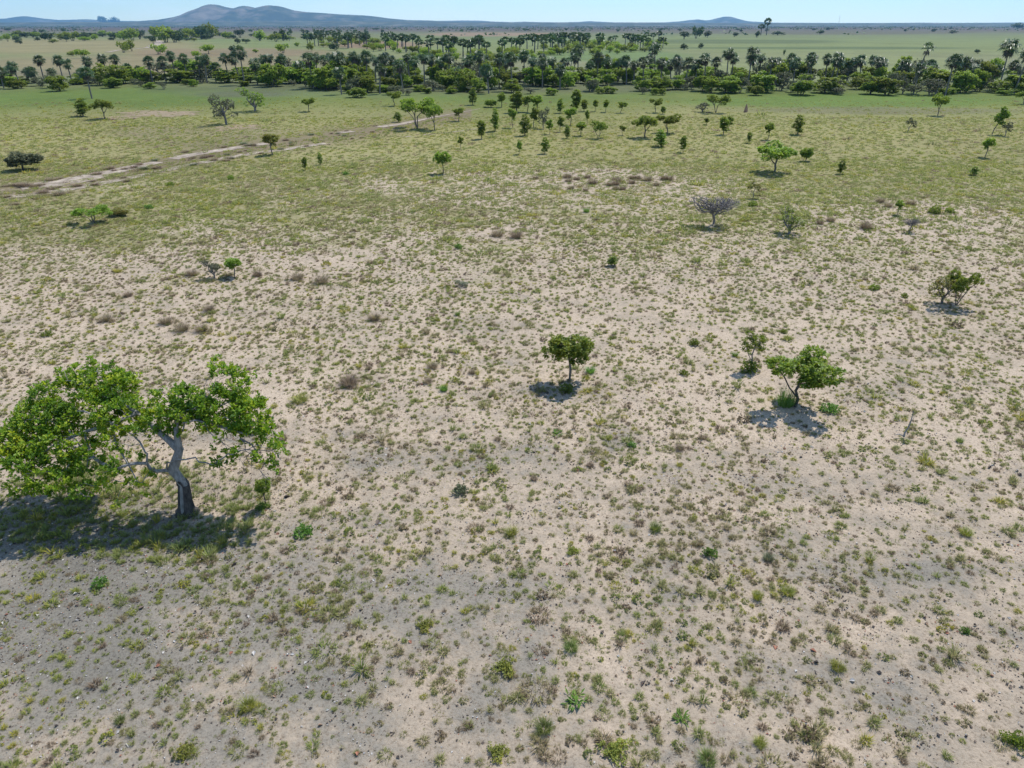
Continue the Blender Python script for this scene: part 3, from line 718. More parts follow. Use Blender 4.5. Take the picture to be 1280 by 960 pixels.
# ------------------------------------------------------------------ clumps, herbs and tussocks in the open
def blade_arrays(n, L, W, rad, rs, lean=.6, curl=.5, flat=1.0):
    a = rs.uniform(0, 2 * PI, n); r = rad * np.sqrt(rs.uniform(0, 1, n))
    b = np.stack([r * np.cos(a), r * np.sin(a), np.full(n, -.01)], 1)
    a2 = a + rs.normal(size=n) * .7
    t = lean * rs.uniform(.15, 1, n)
    D = np.stack([np.sin(t) * np.cos(a2), np.sin(t) * np.sin(a2), np.cos(t)], 1)
    D2 = unit(D + np.stack([np.cos(a2), np.sin(a2), -.4 + 0 * a2], 1) * curl * rs.uniform(.2, 1, (n, 1)))
    S = np.stack([-np.sin(a2 + rs.normal(size=n)), np.cos(a2), 0 * a2], 1); S = unit(S)
    l = L * rs.uniform(.5, 1.1, n)[:, None]; w = W * rs.uniform(.7, 1.2, n)[:, None]
    m = b + D * l * .55; tip = m + D2 * l * .5
    V = np.stack([b - S * w / 2, b + S * w / 2, m + S * w * .42, m - S * w * .42, tip], 1).reshape(-1, 3)
    i = np.arange(n)[:, None] * 5
    return V, i + [0, 1, 2, 3], i + [3, 2, 4]
def add_blades(mb, *a, **kw):
    V, q, t = blade_arrays(*a, **kw); n0 = mb.n
    mb.v.append(V); mb.n += len(V); mb.f.append((q + n0, 0, False)); mb.f.append((t + n0, 0, False))

PROTO = {}
def proto_clumps():
    rs = np.random.default_rng(77)
    for i in range(3):
        mb = MB(); add_blades(mb, 260, .34, .012, .16, rs, lean=.9, curl=.8); PROTO['grass_%d' % i] = mb.mesh('grass_clump', [M['herb']])
        mb = MB(); add_blades(mb, 420, .42, .008, .15, rs, lean=1.15, curl=.7); PROTO['dry_%d' % i] = mb.mesh('dry_tussock', [M['dry']])
        mb = MB()
        n = 70; u = unit(rs.normal(size=(n, 3))); u[:, 2] = abs(u[:, 2]); P = u * rs.uniform(.5, 1, (n, 1)) * [.24, .24, .24]
        P += np.array([[.06, 0, 0], [-.07, .05, 0], [0, -.05, .03]])[rs.integers(0, 3, n)]
        rosettes(mb, P, u + [0, 0, .4], 9, .065, .035, rs, 1.0)
        st = MB()
        for p in P[::5]: tube(mb, [(0, 0, -.02), tuple(p * .5), tuple(p)], [.008, .006, .004], 3)
        PROTO['herb_%d' % i] = mb.mesh('leafy_herb', [M['herb']])
        mb = MB(); n = 150; a = rs.uniform(0, 2 * PI, n); r = np.sqrt(rs.uniform(0, 1, n)) * (.18 + .09 * np.sin(a * 3 + i)); P = np.column_stack([r * np.cos(a), r * np.sin(a), rs.uniform(.01, .09, n)])
        rosettes(mb, P, np.tile([0, 0, 1.], (n, 1)), 4, .055, .028, rs, 1.3); PROTO['patch_%d' % i] = mb.mesh('herb_patch', [M['herb']])
        mb = MB()          # low broad strap leaves
        n = 34; a = rs.uniform(0, 2 * PI, n); D = np.stack([np.cos(a), np.sin(a), rs.uniform(.2, 1.1, n)], 1)
        C = np.stack([.05 * np.cos(a), .05 * np.sin(a), 0 * a], 1) + rs.normal(size=(n, 3)) * [.09, .09, 0]
        add_leaves(mb, C, D, np.tile([0, 0, 1.], (n, 1)) + rs.normal(size=(n, 3)) * .3, .20, .05); PROTO['broad_%d' % i] = mb.mesh('broadleaf_herb', [M['herb']])
proto_clumps()
PV = {}
def clump(kind, px, py, size, label, cat='plant', name='leafy_herb', mat=None, tall=1.0, group=None):
    base = kind + '_%d' % random.randrange(3); key = (base, mat)
    if key not in PV:
        me = PROTO[base]
        if mat: me = me.copy(); me.materials[0] = M[mat]
        PV[key] = me
    p = at(px, py + size * .25); dep = p[1] * cp + H * sp; w = size / F * dep
    s = w / .52
    o = mobj(name, PV[key]); o.location = (p[0], p[1], hg(p[0], p[1])); o.scale = (s, s, s * tall); o.rotation_euler = (0, 0, random.uniform(0, 6.28))
    return tag(o, label, cat, group)

# herbs and bushes that stand out, by where they show
G1 = 'green herb clumps on the sand'
for a in [
    ('herb', 380, 660, 30, 'bright green leafy herb just right of and below the big tree'),
    ('herb', 327, 630, 20, 'small bright green herb under the right edge of the big tree'),
    ('herb', 575, 607, 26, 'grey-green herb clump midway between big tree and middle of the sand', 'leaf_grey'),
    ('grass', 640, 660, 22, 'yellow-green round grass clump in the centre foreground', 'herb_yel'),
    ('broad', 697, 535, 20, 'small bright green herb below the middle round tree'),
    ('herb', 888, 687, 24, 'bright green and yellow herb in the right-centre foreground'),
    ('broad', 718, 868, 38, 'low dark broad-leaved herb beside grey debris near the bottom'),
    ('broad', 851, 891, 28, 'low broad-leaved green herb near the bottom, right of centre'),
    ('grass', 680, 904, 32, 'green and yellow grass clump near the bottom centre'),
    ('grass', 738, 459, 18, 'bright green grass clump right of the middle round tree'),
    ('herb', 708, 481, 24, 'shaded green herb at the foot of the middle round tree', 'leaf_bush'),
    ('herb', 1038, 507, 26, 'round green herb clump right of the tree with an open crown'),
    ('grass', 982, 498, 34, 'tall green grass clump left of the forked dark trunk', 'herb', 1.6),
    ('herb', 855, 463, 16, 'small dark green herb between the two trees in the middle', 'leaf_bush'),
    ('herb', 937, 456, 28, 'olive green bush at the foot of the scraggly sapling', 'leaf_bush', 1.2),
    ('grass', 919, 441, 12, 'small green grass clump left of the scraggly sapling'),
    ('grass', 555, 482, 16, 'bright green grass clump alone on the pale sand, left of centre'),
    ('herb', 573, 307, 13, 'small green bush on the far sand, left of centre'),
    ('grass', 733, 262, 13, 'bright green grass clump far off behind the middle round tree'),
    ('herb', 1093, 358, 16, 'small dark green round bush on the right-hand sand', 'leaf_bush'),
    ('grass', 572, 390, 12, 'green grass clump in the middle of the sand'),
    ('herb', 125, 727, 24, 'green herb at the near edge of the big tree shadow'),
    ('herb', 60, 415, 16, 'small green bush at the left edge above the big tree', 'leaf_bush'),
    ('grass', 885, 943, 34, 'bright green clump cut by the bottom edge, right of centre'),
    ('grass', 950, 926, 22, 'small yellow-green grass clump at the bottom right', 'herb_yel'),
    ('grass', 1047, 830, 24, 'yellow and green grass clump in the right foreground', 'herb_yel'),
    ('grass', 714, 804, 26, 'green grass clump above the low dark herb'),
    ('grass', 985, 736, 24, 'yellow-green grass clump in the right-centre foreground', 'herb_yel'),
    ('grass', 947, 743, 18, 'upright pale yellow grass clump beside a yellow-green one', 'herb_yel', 1.5),
    ('herb', 1205, 788, 16, 'tiny vivid green herb in the right foreground'),
    ('grass', 1207, 664, 22, 'olive yellow grass clump by the right edge', 'herb_yel'),
    ('herb', 1268, 920, 44, 'dark green low bush at the bottom right corner', 'leaf_bush', .6),
    ('herb', 230, 937, 30, 'yellow-green herb at the bottom left', 'herb_yel', .8),
    ('grass', 150, 898, 20, 'small green grass clump in the bottom left corner area'),
    ('grass', 310, 878, 30, 'orange-tinged yellow grass clump in the lower left', 'herb_yel'),
    ('herb', 630, 826, 44, 'low yellow herb patch round pale litter near the bottom', 'herb_yel', .45),
    ('herb', 770, 930, 56, 'wide low yellow-green herb patch at the bottom', 'herb_yel', .4),
    ('herb', 622, 932, 42, 'low dull yellow herb patch at the bottom, left of centre', 'herb_yel', .4),
    ('herb', 1168, 262, 20, 'grey-green bush pair member, left one, on the far right sand', 'leaf_bush'),
    ('herb', 1187, 262, 15, 'grey-green bush pair member, right one, on the far right sand', 'leaf_bush'),
    ('herb', 432, 217, 10, 'tiny green bush left of the lone umbrella tree'),
    ('herb', 289, 222, 12, 'small round green bush just below the dirt track', 'leaf_bush'),
    ('herb', 213, 229, 16, 'low green bush below the middle of the dirt track', 'leaf_bush', .6),
    ('herb', 186, 258, 13, 'small green bush right of the wide shrub on the left'),
    ('herb', 941, 254, 14, 'dark small bush under the yellowing sapling', 'leaf_bush'),
    ('herb', 1131, 368, 12, 'tiny green bush left of the paired saplings at right', 'leaf_bush'),
    ('grass', 375, 493, 30, 'wide yellow-green grass clump just right of the big tree top', 'herb_yel', .6),
    ('grass', 820, 655, 22, 'pale green grass clump in the middle of the foreground'),
    ('grass', 960, 694, 20, 'dull brown-green clump in the right foreground', 'leaf_grey'),
    ('herb', 790, 552, 14, 'tiny green herb right of centre on grey soil'),
    ('grass', 1200, 547, 14, 'tiny green grass clump right of the bare leaning stick'),
    ('herb', 530, 775, 34, 'flat yellow-green herb patch in the lower middle left', 'herb_yel', .4),
    ('herb', 716, 683, 26, 'flat yellow herb patch right of the round grass clump', 'herb_yel', .5),
    ('herb', 980, 412, 12, 'tiny green bush behind the open-crowned tree', 'leaf_bush'),
    ('herb', 868, 425, 18, 'small olive herb left of the scraggly sapling, further back', 'leaf_bush'),
]:
    kind, px, py, s, lab = a[:5]; mat = a[5] if len(a) > 5 else None; tall = a[6] if len(a) > 6 else 1.0
    if kind == 'grass' and mat is None and py > 540: mat = 'olive'
    if kind == 'herb' and tall < .7: kind = 'patch'; tall *= 2
    clump(kind, px, py, s * .78, lab, 'grass clump' if kind == 'grass' else 'plant', 'grass_clump' if kind == 'grass' else 'leafy_herb', mat, tall, G1)
# a few bush-sized plants in the middle distance
for px, py, s, lab in [(437, 472, 24, 'largest brown dry tussock, right of the big tree top'), (207, 399, 17, 'dry brown tussock, left of three above the big tree'), (228, 407, 19, 'dry brown tussock, middle of three above the big tree'),
        (252, 409, 17, 'dry brown tussock, right of three above the big tree'), (133, 396, 16, 'dry brown tussock near the left edge, above the big tree'), (262, 384, 14, 'dry brown tussock behind the row of three'),
        (372, 344, 17, 'dry brown tussock, left of a pair on the far left sand'), (403, 348, 18, 'flat dry brown tussock, right of a pair on the far left sand'), (240, 339, 15, 'dry brown tussock left of the low stemmed shrubs'), (322, 341, 12, 'small dry tussock right of the low stemmed shrubs'),
        (541, 453, 13, 'small dry reddish tussock left of centre'), (535, 472, 12, 'small reddish-brown tussock beside a bright green grass clump'), (468, 394, 16, 'dark dry tussock in the left middle'), (622, 290, 16, 'left dry tussock of a pair on the white sand'), (645, 292, 17, 'right dry tussock of a pair on the white sand'),
        (850, 557, 12, 'small dry tussock right of centre on the sand'), (160, 366, 12, 'small dry tussock on the left, further back'), (1100, 249, 12, 'dry tussock left of the small bright sapling'), (1110, 255, 12, 'dry tussock just left of the small bright sapling, nearer'),
        (1138, 252, 12, 'dry tussock right of the small bright sapling'), (1082, 281, 17, 'wide dry tussock below the small bright sapling'), (1038, 273, 12, 'dry tussock right of the half-bare shrub'), (1025, 277, 10, 'smaller dry tussock right of the half-bare shrub'), (590, 462, 10, 'tiny dry tussock near the centre')]:
    clump('dry', px, py, s, lab, 'dry tussock', 'dry_tussock', None, .85, 'dry tussocks on the sand')
rs_ = random.Random(4)
for i in range(22):
    clump('dry', 700 + rs_.gauss(60, 45), rs_.gauss(226, 6), rs_.uniform(8, 13), 'dry brown tussock in the loose band on pale sand behind the middle round tree', 'dry tussock', 'dry_tussock', None, .8, 'band of dry tussocks behind the middle round tree')
for i in range(70):
    t = rs_.random(); px = t * 470; py = np.interp(px, [p[0] for p in TRACK], [p[1] for p in TRACK]) + (rs_.choice([-5, 5, 14]) + rs_.gauss(0, 2.0)) * (1 - .45 * t)
    clump('dry', px, py, rs_.uniform(8, 17) * (1 - .58 * t), 'brown dry tussock growing along the dirt track', 'dry tussock', 'dry_tussock', rs_.choice([None, None, None, 'leaf_grey']), .5, 'brown tussocks along the dirt track')

# ------------------------------------------------------------------ single trees of the open plain
T = plant_tree
T('umbrella', 712, 473, 407, 60, 'small round-topped green tree standing alone in the middle of the sand', name='small_tree', leaf='leaf_young', wood='bark', rot=.3)
T('broad_b', 994, 506, 431, 84, 'open-crowned small tree with a dark forked trunk on the right-hand sand', wood='bark_dark', rot=2.6)
T('scraggly', 938, 458, 408, 36, 'scraggly thin sapling behind and left of the open-crowned tree', name='sapling', cat='sapling', leaf='leaf_bush', rot=.4)
T('halfbare', 1177, 379, 340, 32, 'yellow-brown sapling, left of a touching pair near the right edge', name='sapling', cat='sapling', leaf='leaf_yel', wood='bark')
T('multi', 1195, 380, 336, 40, 'green sapling, right of a touching pair near the right edge', name='sapling', cat='sapling')
T('bare', 892, 279, 239, 50, 'leafless grey tree with a flat twiggy crown', cat='tree', name='bare_tree', rot=1.)
T('broad_a', 968, 215, 176, 50, 'dense dark round-crowned tree standing alone on the right', name='small_tree', rot=.5)
T('dome', 965 + 42, 201, 184, 14, 'small yellowish bush touching the dense round-crowned tree', name='shrub', cat='shrub', leaf='leaf_young')
T('scraggly', 941, 247, 225, 18, 'small yellowing sapling between the leafless tree and the dense tree', name='sapling', cat='sapling', leaf='leaf_yel')
T('halfbare', 986, 291, 258, 34, 'half-bare shrub with grey stems and green tuft, right of the leafless tree', name='shrub', cat='shrub', leaf='leaf_young')
T('slim_d', 1050, 217, 198, 11, 'little bright green sapling below and right of the dense tree', name='sapling', cat='sapling')
T('slim_c', 1122, 268, 249, 12, 'small bright green sapling with a bare stem on the right-hand sand', name='sapling', cat='sapling')
T('slim_d', 1217, 219, 207, 11, 'small dark conical bush near the right edge', name='shrub', cat='shrub', leaf='leaf_bush')
T('umbrella', 554, 217, 188, 22, 'lone little dark umbrella-shaped tree on the plain', name='small_tree', leaf='leaf_bush', rot=.2)
T('dome', 30, 214, 191, 34, 'dark grey-green twiggy dome-shaped bush above the dirt track at the left', name='shrub', cat='shrub', leaf='leaf_grey', wood='bark_dark')
T('multi', 118, 279, 256, 44, 'wide green shrub on the grass at the left', name='shrub', cat='shrub', leaf='leaf_young')
T('dome', 147, 270, 260, 20, 'low yellow-green bush touching the wide shrub', name='shrub', cat='shrub', leaf='leaf_yel')
T('slim_c', 341, 194, 167, 22, 'yellow-green sapling beside the dirt track', name='sapling', cat='sapling', leaf='leaf_yel')
T('slim_a', 382, 214, 197, 7, 'very thin sapling, left of two below the track', name='sapling', cat='sapling')
T('slim_d', 401, 207, 191, 7, 'very thin sapling, right of two below the track', name='sapling', cat='sapling')
T('halfbare', 283, 155, 117, 28, 'tall half-bare grey-green tree above the dirt track', leaf='leaf_grey')
T('halfbare', 319, 139, 109, 30, 'half-bare tree with green top beyond the dirt track', leaf='leaf_young')
T('broad_a', 386, 139, 121, 17, 'small round green tree beyond the track, alone')
T('slim_d', 104, 145, 122, 20, 'round dark green tree, left of two on the green strip')
T('broad_a', 131, 148, 122, 27, 'round dark green tree, right of two on the green strip')
T('broad_b', 493, 132, 114, 18, 'small dark tree left of the many-stemmed tree')
T('multi', 522, 160, 120, 46, 'large many-stemmed green tree in the middle distance')
T('broad_a', 543, 162, 126, 24, 'yellow-green tree touching the large many-stemmed tree')
T('slim_d', 498, 152, 139, 12, 'small bush in front of the large many-stemmed tree', name='shrub', cat='shrub')
T('slim_d', 591, 131, 109, 13, 'dark slim tree nearest the tree belt, left of the saplings')
T('halfbare', 578, 356, 348, 16, 'small grey twiggy shrub in the middle of the sand', name='shrub', cat='shrub')
T('slim_c', 293, 345, 320, 24, 'low open green shrub, right of two with bare stems', name='shrub', cat='shrub')
T('halfbare', 268, 347, 322, 20, 'low grey shrub, left of two with bare stems', name='shrub', cat='shrub', leaf='leaf_grey')
T('slim_d', 765, 331, 318, 15, 'small dark green bush in the middle of the sand', name='shrub', cat='shrub', leaf='leaf_bush')
T('bare', 1137, 290, 272, 17, 'small leafless grey shrub leaning on the right-hand sand', name='shrub', cat='shrub', lean=(0, .3))
T('slim_c', 333, 630, 592, 22, 'thin blackened sapling under the right edge of the big tree', name='sapling', cat='sapling', wood='bark_char')

# the scattered saplings in front of the tree belt: kind, x, base, top, width, leaf, description
SAP = [('slim_a', 602, 173, 149, 10, 'leftmost front sapling of the scattered group'), ('slim_d', 619, 163, 134, 11, 'tall slim sapling third from left in the group'),
       ('slim_c', 641, 159, 135, 10, 'slim pale sapling left of the dense conical one'), ('slim_a', 646, 141, 114, 15, 'tall leafy sapling at the back left of the group'), ('slim_d', 656, 169, 142, 14, 'dense conical bright sapling near the front'),
       ('slim_b', 667, 159, 133, 12, 'forked sapling right of the dense conical one'), ('slim_c', 659, 140, 119, 15, 'rounded sapling at the back, second from left'), ('slim_c', 671, 141, 119, 15, 'rounded sapling at the back, third from left'),
       ('halfbare', 679, 160, 133, 11, 'brownish half-bare sapling in the middle of the group'), ('slim_b', 687, 167, 148, 9, 'small pale sapling right of the brownish one'), ('slim_d', 681, 192, 171, 11, 'foremost dark sapling of the group, on its own'),
       ('slim_b', 649, 193, 176, 8, 'foremost thin sapling above a tuft, left of the dark one'), ('slim_b', 576, 185, 170, 7, 'tiny sapling apart from the group at its far left front'), ('slim_b', 700, 164, 144, 9, 'pale thin sapling in the middle of the group'),
       ('slim_d', 700, 141, 123, 10, 'small dense sapling at the back centre'), ('slim_c', 713, 156, 134, 14, 'leafy sapling with bare lower stem in the middle right'), ('slim_a', 720, 141, 111, 12, 'tallest dark sapling at the back centre'), ('slim_a', 730, 139, 124, 8, 'narrow sapling right of the tallest dark one'),
       ('slim_b', 734, 155, 137, 7, 'narrow olive sapling in the middle right'), ('slim_d', 709, 172, 155, 9, 'small front sapling in the middle of the group'), ('slim_c', 726, 169, 151, 14, 'bushy front sapling in the middle right'), ('slim_b', 744, 139, 124, 8, 'thin sapling at the back right'),
       ('multi', 748, 172, 150, 20, 'bushy cluster-stemmed sapling at the front right'), ('slim_b', 757, 140, 124, 9, 'thin pale sapling at the back right, beside another'), ('slim_c', 775, 141, 126, 11, 'leaning small sapling at the back, far right'), ('slim_c', 778, 168, 156, 8, 'little lone sapling between the group and the broad pair'),
       ('broad_a', 806, 171, 141, 29, 'broad small tree, left of a broad pair', ), ('broad_b', 834, 166, 142, 27, 'broad small tree, right of a broad pair'), ('slim_d', 826, 183, 161, 16, 'dark compact sapling in front of the broad pair'), ('broad_b', 819, 141, 123, 15, 'small tree behind the broad pair'),
       ('slim_a', 828, 143, 133, 6, 'tiny sapling behind the broad pair'), ('slim_c', 573, 151, 134, 13, 'small open sapling left of the group'), ('dome', 614, 134, 124, 13, 'low brownish bush by the tree belt edge'), ('slim_b', 627, 134, 115, 12, 'pale sapling by the tree belt edge'),
       ('multi', 895, 141, 117, 28, 'wide low tree on the green strip right of centre'), ('halfbare', 878, 140, 127, 15, 'grey small tree touching the wide low tree'), ('slim_a', 854, 190, 169, 8, 'thin isolated sapling right of the broad pair'), ('slim_a', 904, 168, 145, 11, 'leafy sapling, left of two below the wide low tree'),
       ('slim_b', 911, 162, 145, 9, 'leafy sapling, right of two below the wide low tree'), ('slim_b', 883, 156, 147, 7, 'tiny sapling left of two leafy ones'), ('slim_a', 936, 178, 164, 6, 'very small thin sapling above the dense round-crowned tree'), ('slim_c', 960, 174, 153, 12, 'small sapling behind the dense round-crowned tree'),
       ('slim_d', 997, 168, 143, 14, 'compact green sapling behind and right of the dense tree'), ('scraggly', 1134, 165, 147, 14, 'small grey-green leaning sapling on the right of the plain'), ('broad_a', 1172, 144, 116, 20, 'round small tree on the green strip at the right'),
       ('slim_b', 1240, 168, 132, 15, 'tall thin leaning sapling by the right edge'), ('scraggly', 1256, 170, 152, 17, 'small twin-topped sapling by the right edge'), ('slim_c', 1231, 197, 172, 16, 'round-topped sapling with a bare stem near the right edge'), ('broad_a', 1279, 130, 112, 18, 'small tree cut by the right edge')]
for a in SAP:
    big = a[0] in ('multi', 'broad_a', 'broad_b', 'dome')
    lf = {'scraggly': 'leaf_grey', 'halfbare': 'leaf_grey'}.get(a[0], random.choice(['leaf_young', 'leaf_young', 'leaf_young', 'leaf_bush']))
    T(a[0], a[1], a[2], a[3], a[4] * 1.1, a[5] if len(a[5].split()) > 3 else a[5] + ' of the group', name='small_tree' if big else 'sapling', cat='tree' if big else 'sapling', leaf=lf,
      lean=(0, .25 if 'leaning' in a[5] else random.uniform(-.07, .07)), rot=0 if 'leaning' in a[5] else None, group='scattered saplings in front of the tree belt')

# bare leaning stick
def stick():
    mb = MB(); b = at(1130, 545); t = at(1142, 513, b[1] + .1)
    m1 = at(1131, 541, b[1]); m2 = at(1138, 528, b[1] + .05)
    pts = [b - [0, 0, .05], m1, at(1135, 535, b[1] + .04), m2, at(1140.5, 520, b[1] + .09), t]
    tube(mb, pts, [.045, .038, .032, .026, .018, .010], 6)
    tube(mb, [m2, m2 + np.array([.12, .05, .16]), m2 + np.array([.15, .09, .30])], [.012, .009, .005], 4)
    tube(mb, [b, b + np.array([-.22, .05, .07]), b + np.array([-.42, .02, .03])], [.03, .022, .012], 5)
    o = mobj('dead_stick', mb.mesh('dead_stick', [M['bark_grey']])); tag(o, 'bare grey leaning stick of a dead sapling on the right-hand sand', 'dead stem')
stick()
def mound(px, py, top, w, label):
    b = at(px, py); h = H - b[1] * math.tan(row_ang(top)); r = w / 2 / F * (b[1] * cp + H * sp)
    mb = MB(); n = 16; m = 9; V = []; rs = np.random.default_rng(2)
    for i in range(m):
        f = i / (m - 1)
        for j in range(n):
            a = 2 * PI * j / n
            rr = r * (1 - f ** 1.8 * .85) * (1 + .16 * math.sin(3 * a + 4 * f) + .08 * rs.normal())
            V.append((rr * math.cos(a), rr * math.sin(a), h * f - .05))
    V.append((0, 0, h * 1.02 - .05))
    mb.add(V, [[i * n + j, i * n + (j + 1) % n, (i + 1) * n + (j + 1) % n, (i + 1) * n + j] for i in range(m - 1) for j in range(n)], 0, True)
    mb.f.append((np.array([[(m - 1) * n + j, (m - 1) * n + (j + 1) % n, m * n] for j in range(n)]), 0, True))
    o = mobj('termite_mound', mb.mesh('termite_mound', [M['mound']])); o.location = (b[0], b[1], hg(b[0], b[1])); tag(o, label, 'termite mound')
mound(932, 140.5, 130, 4.5, 'reddish upright termite mound on the green strip right of centre')

# ------------------------------------------------------------------ fan palms
def palm_meshes(seed, h, cr, nleaf, nseg, dead=True, lean=.3, thick=.16):
    rs = np.random.default_rng(seed)
    tm = MB(); n = 8; a = rs.uniform(0, 2 * PI)
    pts = [(lean * math.cos(a) * (i / n) ** 1.6, lean * math.sin(a) * (i / n) ** 1.6, -.1 + (h - cr * .7 + .1) * i / n) for i in range(n + 1)]
    tube(tm, pts, [thick * (1.25 - .35 * i / n) for i in range(n + 1)], 7)
    top = np.array(pts[-1])
    cm = MB(); dm = MB()
    def fan(mb, c, d, Rr, ns, droop):
        d = d / np.linalg.norm(d); up = np.array([0, 0, 1.]); s = np.cross(d, up); s /= np.linalg.norm(s) + 1e-6; nn = np.cross(s, d)
        V = []; Fq = []
        for k in range(ns):
            t = (k / (ns - 1) - .5) * 3.7 + rs.normal() * .03
            dr = d * math.cos(t) + s * math.sin(t); w = 3.7 / ns * .46
            l = Rr * rs.uniform(.85, 1.1); sd = -d * math.sin(t) + s * math.cos(t)
            mid = c + dr * l * .6 + nn * .06 * (-1) ** k * Rr; tip = c + dr * l + np.array([0, 0, -droop * l * rs.uniform(.5, 1.3)])
            j = len(V); V += [c, mid - sd * w * l * .6, tip, mid + sd * w * l * .6]; Fq.append([j, j + 1, j + 2, j + 3])
        mb.add(V, Fq)
    for i in range(nleaf):
        el = rs.uniform(-.45, 1.35); az = i * 2.4 + rs.normal() * .2
        d = np.array([math.cos(az) * math.cos(el), math.sin(az) * math.cos(el), math.sin(el)])
        c = top + d * cr * rs.uniform(.42, .58); tube(cm, [top, top + d * cr * .25, c], [.035, .03, .02], 3)
        fan(cm, c, d + np.array([0, 0, -.25]), cr * .58, nseg, .35)
    if dead:
        for i in range(max(5, nleaf // 3)):
            az = rs.uniform(0, 2 * PI); d = np.array([math.cos(az) * .5, math.sin(az) * .5, -1.])
            c = top + d / np.linalg.norm(d) * cr * rs.uniform(.3, .5); fan(dm, c, d, cr * .45, nseg - 2, .3)
    t = tm.mesh('trunk', [M['palm_trunk']]); c = cm.mesh('crown', [M['palm']]); d_ = dm.mesh('dead_fronds', [M['palm_dead']]) if dead else None
    return t, c, d_
PALMS = [palm_meshes(200 + i, 10, [1.9, 2.1, 1.8, 2.2, 2.0, 1.9][i], 26, 12, True, [.2, .6, .3, 1.1, .1, .8][i]) for i in range(6)]
PALMDEAD = palm_meshes(230, 10, 1.5, 9, 10, True, .5)
def palm(px, base, top, label, var=None, wid=None, group='fan palms in the tree belt', Yb=None, fatk=1.25, lean=(0, 0), rot=None):
    p = at(px, base); Y = p[1]
    h = max(3.0, H - Y * math.tan(row_ang(top)))
    i = random.randrange(6) if var is None else var
    ms = PALMDEAD if var == 'dead' else PALMS[i]
    root = bpy.data.objects.new('fan_palm', None); COL.objects.link(root)
    root.location = (p[0], p[1], hg(p[0], p[1]))
    s = h / 10.6
    cs = (wid / F * (Y * cp + H * sp) / 4.0) if wid else max(.8, min(1.15, s)) * fatk
    root.rotation_euler = (lean[0], lean[1], random.uniform(0, 6.28) if rot is None else rot)
    root.scale = (1, 1, 1)
    # trunk scaled to the height, crown kept in proportion
    o = mobj('trunk', ms[0], root); o.scale = (1, 1, s)
    vz = ms[0].vertices[-1].co.z
    for nm, me in (('crown', ms[1]), ('dead_fronds', ms[2])):
        if me is None: continue
        c = mobj(nm, me, root); c.scale = (cs, cs, cs)
        tx, ty = ms[0].vertices[-1].co.x, ms[0].vertices[-1].co.y
        c.location = (tx * (1 - cs), ty * (1 - cs), vz * s - vz * cs)
    tag(root, label, 'palm', group); return root

# palms that can be told apart, from left to right: x, base row, top row
SOLO = [(5, 110, 86, 'fan palm at the very left end of the tree belt'), (27, 110, 78, 'second fan palm from the left edge'), (44, 104, 87, 'short fan palm between the taller two at the left'), (56, 103, 69, 'tall round-headed fan palm at the left, fourth from the edge'),
        (80, 103, 69, 'fan palm, left of a leaning-together pair at the left'), (91, 106, 74, 'fan palm, right of a leaning-together pair at the left'), (115, 123, 84, 'round-crowned palm with a leaning bare trunk in front of the belt at the left'), (119, 104, 71, 'slim fan palm behind the leaning round-crowned one'),
        (138, 103, 67, 'wide-headed fan palm above the bright bushes at the left, first of two'), (150, 102, 68, 'wide-headed fan palm above the bright bushes at the left, second of two'),
        (640, 113, 64, 'tall dark fan palm standing clear in front of the belt centre'), (746, 105, 64, 'tall thin fan palm with a bare trunk right of the belt centre'), (611, 117, 82, 'short dark fan palm in front of the belt, left of the tall clear one'), (475, 117, 80, 'fan palm with brown dead skirt in front of the belt left of centre'),
        (575, 113, 83, 'thin palm with a small head in front of the belt, centre left'), (504, 117, 74, 'dark fan palm in front of the belt above the many-stemmed tree'), (460, 110, 62, 'tall narrow fan palm left of centre in the belt'), (427, 118, 85, 'short brown-skirted palm in front of the belt, left of centre'),
        (700, 112, 82, 'thin bare-trunked palm right of the tall clear one'), (708, 100, 72, 'brown-headed dying palm behind the belt'), (722, 98, 55, 'tallest palm of the right-centre stretch, behind the bushes'), (818, 98, 52, 'tall lone fan palm behind the belt, right of centre'), (845, 102, 72, 'fan palm at the gap right of centre'),
        (1142, 116, 79, 'low palm under the leaning pole-like one'), (1248, 112, 47, 'very tall thin palm leaning right near the right edge'), (1268, 116, 55, 'big dense fan palm at the right edge'), (1278, 116, 60, 'fan palm cut by the right edge'), (1181, 121, 67, 'tall fan palm with brown skirt leaning forward at the right')]
for x, b, t, lab in SOLO:
    palm(x, b, t, lab, 'dead' if 'brown-headed' in lab or 'small head' in lab else None)
palm(1139, 110, 50, 'slender palm with a long leaning bare trunk rising above the belt at the right', 'dead', lean=(0, .16), rot=0)
BP = [(191, 70), (208, 70), (222, 63), (235, 67), (250, 71), (259, 68), (287, 66), (300, 66), (306, 57), (322, 74), (333, 68), (341, 66), (352, 70), (358, 67), (392, 65), (398, 64), (412, 68), (424, 64),
      (432, 66), (441, 64), (450, 68), (470, 69), (482, 66), (492, 70), (512, 66), (520, 71), (531, 64), (541, 68), (552, 72), (562, 66), (588, 68), (600, 63), (624, 66), (633, 72), (655, 62), (665, 70), (678, 72), (690, 70), (716, 66), (735, 78), (758, 72), (772, 74),
      (783, 70), (792, 76), (804, 72), (826, 74), (838, 76), (856, 72), (868, 76), (880, 66), (892, 72), (907, 59), (913, 66), (934, 58), (941, 68), (947, 66), (960, 72), (966, 73), (984, 66), (990, 72), (1006, 68), (1012, 65), (1030, 67), (1036, 65), (1044, 70), (1058, 76),
      (1065, 72), (1074, 69), (1085, 69), (1095, 71), (1099, 74), (1122, 77), (1130, 76), (1156, 76), (1163, 82), (1191, 68), (1200, 70), (1213, 81), (1222, 80), (1238, 84), (1258, 76), (16, 92), (36, 95), (68, 90), (104, 92), (165, 82), (176, 86), (270, 80), (375, 78)]
